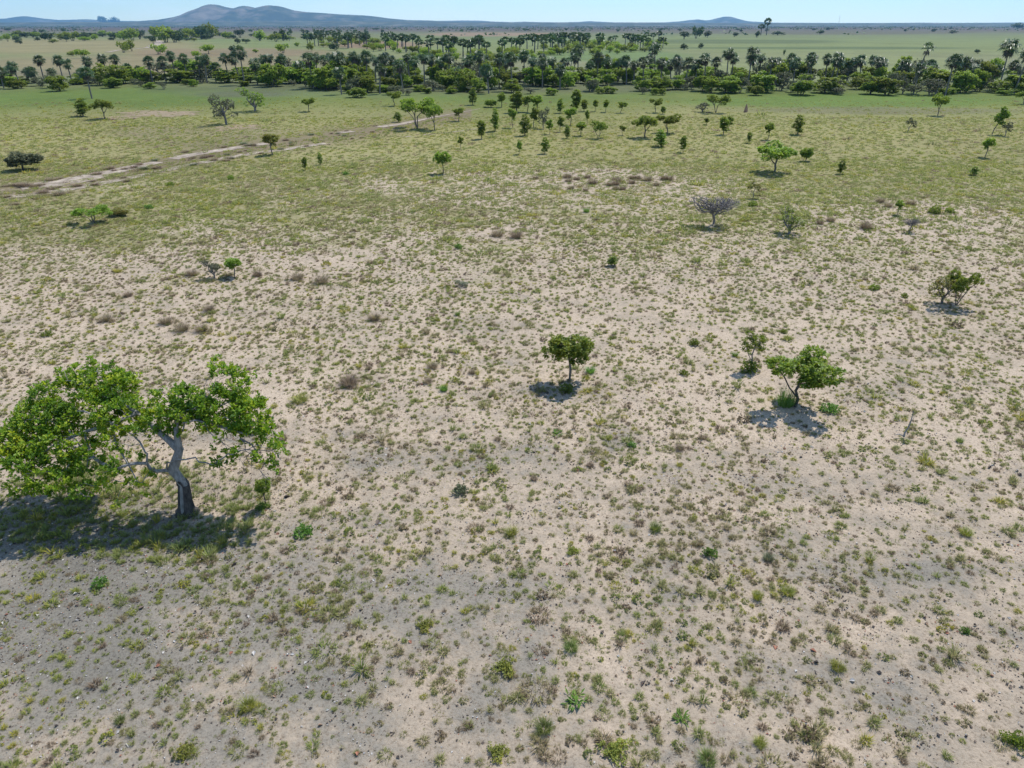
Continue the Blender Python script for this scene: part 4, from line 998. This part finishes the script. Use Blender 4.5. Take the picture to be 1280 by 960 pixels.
def seg(x): return ('at the left end of' if x < 180 else 'behind the half-bare trees in' if x < 380 else 'left of the tall clear palm in' if x < 640 else 'right of the tall clear palm in' if x < 850 else 'right of the middle of' if x < 1050 else 'towards the right end of')
for x, t in BP:
    palm(x, random.uniform(101, 111) if x > 380 else random.uniform(99, 106), t, 'dark fan palm crowded %s the tree belt' % seg(x), group='fan palms crowded %s the tree belt' % seg(x))
for i in range(20):      # looser palms deeper in the belt
    x = random.uniform(385, 850); b = random.uniform(84, 98)
    palm(x, b, b - random.uniform(24, 31) * (Yrow(108) / Yrow(b)), 'dark fan palm deep inside the tree belt, half hidden by others, middle stretch', group='fan palms deep inside the middle of the tree belt')

# ------------------------------------------------------------------ bushy trees of the belt
def belt_tree(px, base, top, w, label, grey=False, group=None, leaf=None):
    group = label.replace(' tree ', ' trees ').replace(' bush ', ' bushes ')
    kind = ('belt_grey_%d' % random.randrange(3)) if grey else 'belt_%d' % random.randrange(6)
    p = at(px, base); Y = p[1]; h = max(1.6, H - Y * math.tan(row_ang(top))); wm = w / F * (Y * cp + H * sp)
    t, c = recolour(kind, leaf)
    root = bpy.data.objects.new('bushy_tree', None); COL.objects.link(root); root.location = (p[0], p[1], hg(p[0], p[1]))
    root.rotation_euler = (0, 0, random.uniform(0, 6.28)); dh, dw = DIM[kind]; root.scale = (wm / dw, wm / dw, h / dh)
    mobj('trunk', t, root); mobj('crown', c, root); tag(root, label, 'tree', group)
def bseg(x): return 'left end of the belt' if x < 180 else 'belt behind the half-bare trees' if x < 400 else 'belt left of the clear palm' if x < 640 else 'belt right of the clear palm' if x < 850 else 'right-hand half of the belt' if x < 1080 else 'right end of the belt'
BB = [(66, 110, 92, 26, 1), (74, 114, 95, 26, 0), (20, 111, 100, 20, 0), (95, 106, 95, 20, 0), (140, 106, 80, 34, 2), (155, 104, 82, 30, 2), (142, 110, 97, 22, 2), (176, 103, 84, 26, 0), (200, 98, 78, 30, 1), (215, 98, 80, 24, 1), (236, 97, 75, 38, 2), (262, 97, 78, 32, 2), (276, 99, 86, 16, 0),
      (302, 97, 84, 24, 2), (322, 97, 80, 22, 0), (343, 108, 80, 34, 2), (335, 106, 88, 26, 2), (358, 100, 72, 22, 1), (383, 96, 76, 32, 2), (408, 112, 84, 40, 2), (395, 110, 90, 28, 2), (420, 110, 76, 30, 0), (187, 111, 104, 14, 0), (440, 116, 94, 24, 1), (455, 112, 90, 26, 2), (448, 122, 110, 26, 2)]
for x, b, t, w, g in BB + [(8, 106, 93, 30, 0), (50, 107, 95, 30, 1), (110, 104, 92, 30, 0), (125, 106, 96, 26, 1), (190, 103, 90, 30, 0), (225, 103, 86, 36, 0), (250, 102, 86, 34, 1), (285, 103, 88, 30, 2), (310, 103, 90, 30, 0), (365, 104, 86, 34, 2), (380, 103, 84, 30, 0), (430, 104, 86, 34, 2)]:
    belt_tree(x, b, t, w, ('grey-green' if g == 1 else 'bright green' if g == 2 else 'green') + ' bushy tree in the ' + bseg(x) + ', front row', g == 1, 'bushy trees in the ' + bseg(x), 'leaf_young' if g == 2 else None)
x = 425
while x < 1285:
    for rowi in range(2 if x < 850 else 2):
        b = random.uniform(107, 116) if rowi == 0 else random.uniform(97, 105)
        if x > 850: b += 3.5
        px = x + random.uniform(-8, 8); hh = random.uniform(14, 28) if rowi == 0 else random.uniform(17, 30)
        if 760 < px < 800 and rowi == 0: continue
        g = random.random(); kind = 'grey-green' if g < .24 else 'bright green' if g < .6 else 'mid green'
        belt_tree(px, b, b - hh, random.uniform(17, 31), '%s bushy tree in the %s, %s row' % (kind, bseg(px), ['front', 'back'][rowi]), g < .24, '%s bushy trees in the %s, %s row' % (kind, bseg(px), ['front', 'back'][rowi]), 'leaf_young' if .24 <= g < .6 else None)
    x += random.uniform(11, 17)
for i in range(60):      # undergrowth along the foot of the belt
    px = random.uniform(0, 1280); b = random.uniform(112, 119) if px > 430 else random.uniform(103, 112)
    s = bseg(px); belt_tree(px, b, b - random.uniform(4, 9), random.uniform(9, 20), 'low bush of the undergrowth in the %s' % s, random.random() < .5, 'low undergrowth bushes, %s' % s)

# ------------------------------------------------------------------ far trees, each one mesh (too small to show parts)
def joined(seed, palm_=False):
    rs = np.random.default_rng(seed); mb = MB()
    if palm_:
        tube(mb, [(0, 0, -.1), (.1, 0, 4), (.2, .1, 7.4)], [.28, .22, .2], 5, 1)
        n = 60; u = unit(rs.normal(size=(n, 3)) + [0, 0, .35]); C = np.array([.2, .1, 7.6]) + u * .7
        add_leaves(mb, C, u + [0, 0, -.1], u * .2 + rs.normal(size=(n, 3)) * .5 + [0, 0, .4], 1.7, .9)
        return mb.mesh('far_palm', [M['palm'], M['palm_trunk']])
    lob = rnd_lobes(seed, 9, 2.6, 1.7, 1.0, .6, .75)
    P, O = lobe_pts(lob, 110, rs, .5); rosettes(mb, P, O, 4, .75, .5, rs, 1.1)
    for x in (-.5, .1, .6): tube(mb, [(x * .5, 0, -.1), (x, 0, 1.2), (x * 1.6, 0, 2.6)], [.13, .1, .06], 4, 1)
    return mb.mesh('far_tree', [M['leaf_bush'], M['bark']])
FP = [joined(300 + i, True) for i in range(4)]; FT = [joined(310 + i) for i in range(5)]
FTd = []
for m_ in FT:
    c = m_.copy(); c.materials[0] = M['leaf_dark']; FTd.append(c)
def far(px, base, h, w, label, group, palm_=False, cat='tree', dark=False, k=None):
    p = at(px, base); dep = p[1] * cp + H * sp; hm = h / F * dep / cp
    me = random.choice(FP if palm_ else (FTd if dark else FT)); o = mobj('fan_palm' if palm_ else 'far_tree', me)
    o.location = (p[0], p[1], hg(p[0], p[1])); wm = w / F * dep
    s = hm / (9.6 if palm_ else 4.2); sw = wm / (4.6 if palm_ else 5.2)
    o.scale = (sw, sw, s); o.rotation_euler = (0, 0, random.uniform(0, 6.28)); tag(o, label, cat, group)
# second row: a long dark palm grove behind the belt
for i in range(105):
    t = random.random(); px = 385 + t * 445 + random.gauss(0, 4)
    b = float(np.interp(px, [385, 470, 560, 640, 700, 770, 830], [56, 60, 72, 66, 63, 64, 60])) + random.uniform(-9, 3) * (1 if px < 700 else .9)
    b = max(b, 44); hh = 10.2 * F * cp / (Yrow(b) * cp + H * sp) * random.uniform(.8, 1.2)
    s = 'left' if px < 530 else 'middle' if px < 680 else 'right'
    far(px, b, hh * .86, hh * .74, 'small dark fan palm in the %s third of the far palm grove' % s, 'fan palms of the far grove, %s third' % s, True, 'palm')
for i in range(150):
    px = random.uniform(400, 835); b = float(np.interp(px, [385, 470, 560, 640, 700, 770, 830], [57, 62, 76, 76, 66, 65, 62])) + random.uniform(-9, 3)
    b = max(b, 45); far(px, b, random.uniform(4, 8) * (b / 70) ** 1, random.uniform(9, 17) * b / 70, 'green bushy tree at the near foot of the far palm grove', 'bushy trees at the foot of the far palm grove')
# far scattered trees on the left plain
FL = [(20, 51, 5, 12), (21, 50, 6, 8), (46, 48, 7, 12), (62, 50, 9, 22), (76, 50, 8, 16), (91, 51, 10, 18), (107, 50, 8, 14), (119, 50, 6, 9), (128, 45, 6, 10), (143, 48, 7, 14), (155, 50, 9, 16), (166, 51, 13, 22), (175, 49, 11, 16), (199, 50, 15, 20), (208, 53, 16, 28), (219, 53, 13, 22), (228, 49, 10, 20),
      (240, 48, 11, 20), (252, 49, 14, 22), (262, 48, 15, 20), (285, 48, 8, 16), (300, 47, 9, 14), (325, 51, 11, 18), (345, 52, 9, 16), (354, 51, 14, 14), (155, 66, 12, 14), (165, 64, 12, 12), (192, 55, 8, 8), (199, 68, 11, 18), (261, 67, 10, 20), (290, 66, 8, 12), (354, 66, 10, 16), (390, 64, 9, 12), (419, 63, 9, 16), (104, 73, 10, 18),
      (91, 70, 5, 12), (26, 55, 5, 12), (10, 52, 8, 8), (320, 66, 4, 10), (79, 40, 4, 6), (245, 73, 8, 14), (372, 58, 5, 8)]
for i, (x, b, h, w) in enumerate(FL):
    h *= .85; far(x, b, h, w, 'small dark tree scattered on the far tan plain beyond the belt, left half', 'trees scattered on the far left plain', dark=i % 3 == 0)
for i in range(60):
    px = random.uniform(0, 400); b = random.choice([random.gauss(50, 1.6), random.gauss(46, 1.2)])
    far(px, b, random.uniform(2.5, 5.5), random.uniform(8, 20), 'low dark bush in the broken scrub strips on the far left plain', 'low bushes in strips on the far left plain', dark=random.random() < .5, cat='bush')
for x, b, h, w in [(870, 48, 11, 16), (855, 49, 7, 14), (884, 47, 6, 14), (946, 47, 6, 8), (1025, 43, 4, 10), (1035, 38, 3, 6), (918, 46, 4, 8), (972, 44, 4, 20), (876, 61, 5, 7), (855, 62, 6, 12), (1272, 36, 5, 16), (1222, 67, 4, 8), (1190, 42, 3, 12), (980, 70, 6, 3)]:
    far(x, b, h, w, 'small dark tree on the far green plain beyond the belt, right half', 'trees scattered on the far right plain', dark=True)
for x, b, h, w, lab in [(951, 44, 11, 10, 'left and lower palm of the lone dark pair on the far right plain'), (958, 44, 17, 10, 'right and taller palm of the lone dark pair on the far right plain')]:
    far(x, b, h, w, lab, None, True, 'palm')
for x, b, h, w, lab in [(130, 28.9 + 2.6, 8, 16, 'left dark wooded knoll grove below the horizon at the left'), (144, 31.5, 7, 12, 'right dark wooded knoll grove below the horizon at the left')]:
    far(x, b, h, w, lab, None, False, 'tree', True)
for i in range(70):
    px = random.uniform(-20, 1300); b = random.uniform(33.5, 43) if px < 560 else random.uniform(33.5, 40); hh = 4.5 * F * cp / (Yrow(b) * cp + H * sp) * random.uniform(.8, 1.3)
    far(px, b, hh, hh * random.uniform(1.5, 4), 'tiny dark tree dot on the distant plain near the horizon', 'tiny trees near the horizon', dark=True)
# more palms at the far grove's left, thin line
for i in range(24):
    px = random.uniform(345, 470); b = random.uniform(42, 52); hh = 9 * F * cp / (Yrow(b) * cp + H * sp)
    far(px, b, hh, hh * .6, 'tiny fan palm in the thin line behind the left of the far grove', 'fan palms in the thin line left of the far grove', True, 'palm')

# low scrub that reads as one dark band far out
def scrub_band():
    rs = np.random.default_rng(9); mb = MB(); n = 5200
    px = rs.uniform(-80, 1360, n); row = 31.2 + rs.gamma(1.5, 1.6, n); row = np.clip(row, 31.2, 44)
    P = np.array([at(a, b) for a, b in zip(px, row)]); k = fbm(P[:, 0] / 700, P[:, 1] / 250, 91, 3) > .47
    P = P[k]; nn = len(P); C = np.repeat(P, 5, 0) + rs.normal(size=(nn * 5, 3)) * [9, 9, 1] + [0, 0, 1.6]
    D = unit(rs.normal(size=C.shape) * [1, 1, .3]); N = unit(rs.normal(size=C.shape) * .5 + [0, 0, 1])
    add_leaves(mb, C, D, N, 6.5, 5)
    tag(mobj('scrub', mb.mesh('scrub', [M['leaf_dark']])), 'dark band of low scrub just below the horizon', 'scrub', kind='stuff')
scrub_band()

# radio mast on the horizon
def mast():
    p = at(1048, 31.2, 5000); h = 62.0; mb = MB()
    for i in range(3):
        a = 2 * PI * i / 3; tube(mb, [(1.2 * math.cos(a), 1.2 * math.sin(a), -1), (.5 * math.cos(a), .5 * math.sin(a), h)], [.22, .18], 4)
        b2 = 2 * PI * (i + 1) / 3
        for k in range(14):
            z0, z1 = h * k / 14, h * (k + 1) / 14
            r0, r1 = 1.2 - .7 * z0 / h, 1.2 - .7 * z1 / h
            tube(mb, [(r0 * math.cos(a), r0 * math.sin(a), z0), (r1 * math.cos(b2), r1 * math.sin(b2), z1)], [.08, .08], 3)
    tube(mb, [(0, 0, h), (0, 0, h + 6)], [.1, .05], 4)
    o = mobj('radio_mast', mb.mesh('radio_mast', [M['steel']])); o.location = (p[0], 5000, 0); tag(o, 'thin lattice radio mast on the horizon at the right', 'mast')
mast()

# ------------------------------------------------------------------ grass: thousands of tufts, instanced
def tuft_variants():
    rs = np.random.default_rng(21); c = bpy.data.collections.new('tuft_shapes'); out = []
    spec = [(90, .13, .011, .055, 1.1, .8), (120, .12, .011, .075, 1.3, .6), (50, .17, .010, .04, .9, .8), (120, .11, .011, .13, 1.25, .6), (36, .08, .010, .045, 1.35, .4), (24, .055, .012, .05, 1.45, .3), (150, .13, .010, .17, 1.15, .7)]
    for i, s in enumerate(spec):
        mb = MB(); add_blades(mb, s[0], s[1], s[2], s[3], rs, lean=s[4], curl=s[5])
        o = bpy.data.objects.new('tuft_%d' % i, mb.mesh('tuft_%d' % i, [M['grass']])); c.objects.link(o)
    # 7: low leafy herb, 8: coarse far tuft
    mb = MB(); n = 26; u = unit(rs.normal(size=(n, 3))); u[:, 2] = abs(u[:, 2]); rosettes(mb, u * [.09, .09, .05], u, 3, .05, .03, rs, 1)
    o = bpy.data.objects.new('tuft_7', mb.mesh('tuft_7', [M['grass']])); c.objects.link(o)
    for j in (8, 9):
        mb = MB(); add_blades(mb, 40, .17, .030, .16, rs, lean=1.3, curl=.6)
        o = bpy.data.objects.new('tuft_%d' % j, mb.mesh('tuft_%d' % j, [M['grass']])); c.objects.link(o)
    return c
TC = tuft_variants()
def scatter_object(name, pts, rotz, scl, idx, tone, coll, label, cat):
    me = bpy.data.meshes.new(name); me.vertices.add(len(pts)); me.vertices.foreach_set('co', pts.astype(np.float32).ravel())
    for nme, ty, arr in (('rotz', 'FLOAT', rotz), ('scl', 'FLOAT', scl), ('tone', 'FLOAT', tone), ('idx', 'INT', idx)):
        a = me.attributes.new(nme, ty, 'POINT'); a.data.foreach_set('value', arr.astype(np.int32 if ty == 'INT' else np.float32))
    o = mobj(name, me)
    ng = bpy.data.node_groups.new(name + '_scatter', 'GeometryNodeTree')
    ng.interface.new_socket('Geometry', in_out='INPUT', socket_type='NodeSocketGeometry'); ng.interface.new_socket('Geometry', in_out='OUTPUT', socket_type='NodeSocketGeometry')
    N = ng.nodes; gi = N.new('NodeGroupInput'); go = N.new('NodeGroupOutput')
    ip = N.new('GeometryNodeInstanceOnPoints'); ci = N.new('GeometryNodeCollectionInfo'); ci.inputs[0].default_value = coll
    ci.inputs['Separate Children'].default_value = True; ci.inputs['Reset Children'].default_value = True
    def na(n, t):
        q = N.new('GeometryNodeInputNamedAttribute'); q.data_type = t; q.inputs[0].default_value = n; return q.outputs[0]
    cx = N.new('ShaderNodeCombineXYZ'); ng.links.new(na('rotz', 'FLOAT'), cx.inputs[2])
    ng.links.new(gi.outputs[0], ip.inputs['Points']); ng.links.new(ci.outputs[0], ip.inputs['Instance']); ip.inputs['Pick Instance'].default_value = True
    ng.links.new(na('idx', 'INT'), ip.inputs['Instance Index']); ng.links.new(cx.outputs[0], ip.inputs['Rotation']); ng.links.new(na('scl', 'FLOAT'), ip.inputs['Scale'])
    ng.links.new(ip.outputs[0], go.inputs[0])
    md = o.modifiers.new('scatter', 'NODES'); md.node_group = ng
    tag(o, label, cat, kind='stuff'); return o

def scatter_grass():
    rs = np.random.default_rng(31); PP = []; SC = []; IX = []; TN = []
    def band(y0, y1, sp_, keep, scale, far_=False, tiny=False, jit=.42, fi=0, fo=0):
        ys = np.arange(y0, y1, sp_ * .9); X = []; Yv = []
        for n_, y in enumerate(ys):
            hw = (y * cp + H * sp) * 690 / F + 1
            x = np.arange(-hw, hw, sp_) + (n_ % 2) * sp_ * .5; X.append(x); Yv.append(np.full(len(x), y))
        x = np.concatenate(X); y = np.concatenate(Yv)
        x = x + rs.uniform(-jit, jit, len(x)) * sp_; y = y + rs.uniform(-jit, jit, len(y)) * sp_
        ca, sa = math.cos(.4), math.sin(.4)
        c1 = fbm(x / 1.1, y / 1.1, 101, 4); c2 = fbm(x / 6, y / 6, 131, 3); px, row, col, gr, cr = ground_fields(x, y)
        pr = keep * np.clip(.75 + (c1 - .5) * 1.1 + (c2 - .5) * 1.1 + (gr - .2) * .6, .15, 1.3)
        if fi: pr = pr * np.clip((y - y0) / fi, 0, 1)
        if fo: pr = pr * np.clip((y1 - y) / fo, 0, 1)
        # keep the wheel tracks clear
        ty = np.interp(px, [p[0] for p in TRACK], [p[1] for p in TRACK])
        shd = ((px - 165) / 190) ** 2 + ((row - 640) / 62) ** 2 < 1
        pr = np.where(shd, np.maximum(pr * 1.6, .5), pr)
        pr = np.where((px < 600) & (np.abs(row - ty) < 2.2), pr * .1, pr)
        k = rs.uniform(0, 1, len(x)) < pr; x, y, c1, c2, gr, px, row = [a[k] for a in (x, y, c1, c2, gr, px, row)]
        n = len(x)
        ton = fbm(x / 2.5, y / 2.5, 151, 3); big = fbm(x / 16, y / 16, 171, 3)
        tone = .60 + (ton - .5) * .55 + (big - .5) * .4 + rs.normal(size=n) * .13
        left = ss(650, 60, px * 1.0) * 0 + np.clip((520 - px) / 520, 0, 1) * ss(600, 720, row)
        tone = tone + left * .16 + (.10 if far_ else 0) + .12 * ss(75, 130, y)
        tone = np.where(rs.uniform(0, 1, n) < .05 + .25 * ss(.56, .66, fbm(x / 1.8, y / 1.8, 191, 2)), rs.uniform(.86, 1, n), np.minimum(tone, .84))
        tone = np.where(rs.uniform(0, 1, n) < (.08 if far_ else .14), rs.uniform(.0, .32, n), tone)
        # shaded by the big tree the grass is longer and greener
        sh = ((px - 150) / 200) ** 2 + ((row - 640) / 70) ** 2 < 1
        tone = np.where(sh, np.maximum(tone, .68), tone)
        if far_: ix = rs.integers(8, 10, n)
        else:
            ix = rs.choice([0, 1, 2, 3, 4, 5, 6, 7], n, p=[.04, .06, .04, .02, .3, .4, 0, .14] if tiny else [.31, .27, .12, .05, .10, .06, .01, .08])
            ix = np.where(sh & (rs.uniform(0, 1, n) < .5), 2, ix)
        s = scale * rs.lognormal(-.10, .40, n) * (1 + (c1 - .5) * .5); s = np.where(sh, s * 1.35, s)
        PP.append(np.stack([x, y, hgt(x, y)], 1)); SC.append(s); IX.append(ix); TN.append(tone)
    band(7, 36, .345, .98, .92); band(7, 36, .20, .62, .66, tiny=True, jit=.8); band(36, 80, .40, 1.0, 1.0, fo=26); band(36, 74, .30, .6, .85, tiny=True, jit=.8, fo=18)
    band(50, 100, .44, .95, 1.0, True, jit=.6, fi=24, fo=8); band(94, 145, .66, .6, 1.15, True, jit=.7, fi=6); band(145, 185, 1.0, .3, 1.2, True, jit=.8, fo=20)
    P = np.concatenate(PP); n = len(P); print('TUFTS', n)
    scatter_object('grass', P, rs.uniform(0, 6.28, n), np.concatenate(SC), np.concatenate(IX), np.clip(np.concatenate(TN), 0, 1), TC, 'sparse olive and dry grass tufts all over the sandy plain', 'grass')
scatter_grass()

def litter():
    rs = np.random.default_rng(61); mb = MB()
    n = 130000; y = 8 + 24 * rs.uniform(0, 1, n) ** .8; x = rs.uniform(-1, 1, n) * ((y * cp + H * sp) * 680 / F)
    c = fbm(x / .9, y / .9, 201, 4); px, row = 640 + F * x / (y * cp + H * sp), None
    b = at(150, 660); d = np.hypot((x - b[0]) / 6, (y - b[1]) / 4.5)
    k = rs.uniform(0, 1, n) < np.clip((c - .5) * 2.5, 0.10, 1) + .5 * np.exp(-d ** 2)
    x, y = x[k], y[k]; n = len(x); print('LITTER', n)
    C = np.stack([x, y, hgt(x, y) + .012], 1); a = rs.uniform(0, 2 * PI, n)
    D = np.stack([np.cos(a), np.sin(a), rs.normal(size=n) * .25], 1); s = rs.lognormal(-3.35, .45, n)
    add_leaves(mb, C, D, np.array([0, 0, 1.]) + rs.normal(size=(n, 3)) * .3, s * 1.3, s * .85, .5)
    tag(mobj('leaf_litter', mb.mesh('leaf_litter', [M['litter']])), 'pale and brown fallen leaves and crumbs strewn on the soil', 'leaf litter', kind='stuff')
litter()

# ------------------------------------------------------------------ haze
def haze():
    mb = MB(); a = 15500; z0, z1 = -4, 420
    V = [(-a, -a, z0), (a, -a, z0), (a, a, z0), (-a, a, z0), (-a, -a, z1), (a, -a, z1), (a, a, z1), (-a, a, z1)]
    mb.add(V, [[0, 3, 2, 1], [4, 5, 6, 7], [0, 1, 5, 4], [1, 2, 6, 5], [2, 3, 7, 6], [3, 0, 4, 7]])
    m, nt, out = newmat('haze'); v = nd(nt, 'ShaderNodeVolumePrincipled'); v.inputs['Color'].default_value = (.27, .60, 1, 1); v.inputs['Density'].default_value = 5.0e-5
    v.inputs['Anisotropy'].default_value = .1
    lk(nt, v.outputs[0], out.inputs['Volume'])
    tag(mobj('haze', mb.mesh('haze', [m])), 'pale blue haze in the air', 'haze', kind='stuff')
haze()

# ------------------------------------------------------------------ light, sky, camera
EL, AZ = R(56), R(36)         # sun high, ahead and to the right: shadows fall towards the camera and left
w = bpy.data.worlds.new('World'); scene.world = w; w.use_nodes = True; nt = w.node_tree
bg = nt.nodes['Background']; sky = nt.nodes.new('ShaderNodeTexSky'); sky.sky_type = 'NISHITA'; sky.sun_disc = False
sky.sun_elevation = EL; sky.sun_rotation = AZ; sky.air_density = 1.0; sky.dust_density = .0; sky.ozone_density = 3.5; sky.altitude = 100
tcw = nt.nodes.new('ShaderNodeTexCoord'); mpw = nt.nodes.new('ShaderNodeMapping'); mpw.inputs['Scale'].default_value = (3, 3, 14); nt.links.new(tcw.outputs['Generated'], mpw.inputs[0])
cn = nd(nt, 'ShaderNodeTexNoise', Scale=2.2, Detail=7, Roughness=.6); nt.links.new(mpw.outputs[0], cn.inputs['Vector'])
cr_ = ramp(nt, [(.45, (0, 0, 0)), (.72, (.45, .45, .45))]); nt.links.new(cn.outputs['Fac'], cr_.inputs[0])
skb = mixc(nt, 1.0, sky.outputs[0], (.78, .95, 1.05), 'MULTIPLY')
nt.links.new(mixc(nt, cr_.outputs[0], skb, (7.6, 8.4, 8.9)), bg.inputs[0]); bg.inputs[1].default_value = .135
sl = bpy.data.lights.new('sun', 'SUN'); sl.energy = 3.8; sl.angle = R(.53); sl.color = (1, .955, .89)
so = bpy.data.objects.new('sun', sl); COL.objects.link(so)
so.rotation_euler = Vector((math.sin(AZ) * math.cos(EL), math.cos(AZ) * math.cos(EL), math.sin(EL))).to_track_quat('Z', 'Y').to_euler()

cam = bpy.data.cameras.new('camera'); co = bpy.data.objects.new('camera', cam); COL.objects.link(co)
co.location = (0, 0, H); co.rotation_euler = (PI / 2 - PITCH, 0, 0)
cam.sensor_width = 36; cam.sensor_fit = 'HORIZONTAL'; cam.lens = 36 * F / 1280; cam.clip_start = .1; cam.clip_end = 60000
scene.camera = co
scene.view_settings.view_transform = 'Standard'; scene.view_settings.look = 'None'; scene.view_settings.gamma = 1; scene.view_settings.exposure = .30
scene.view_settings.use_curve_mapping = False
scene.render.engine = 'CYCLES'
scene.cycles.volume_bounces = 1; scene.cycles.max_bounces = 6; scene.cycles.transparent_max_bounces = 8
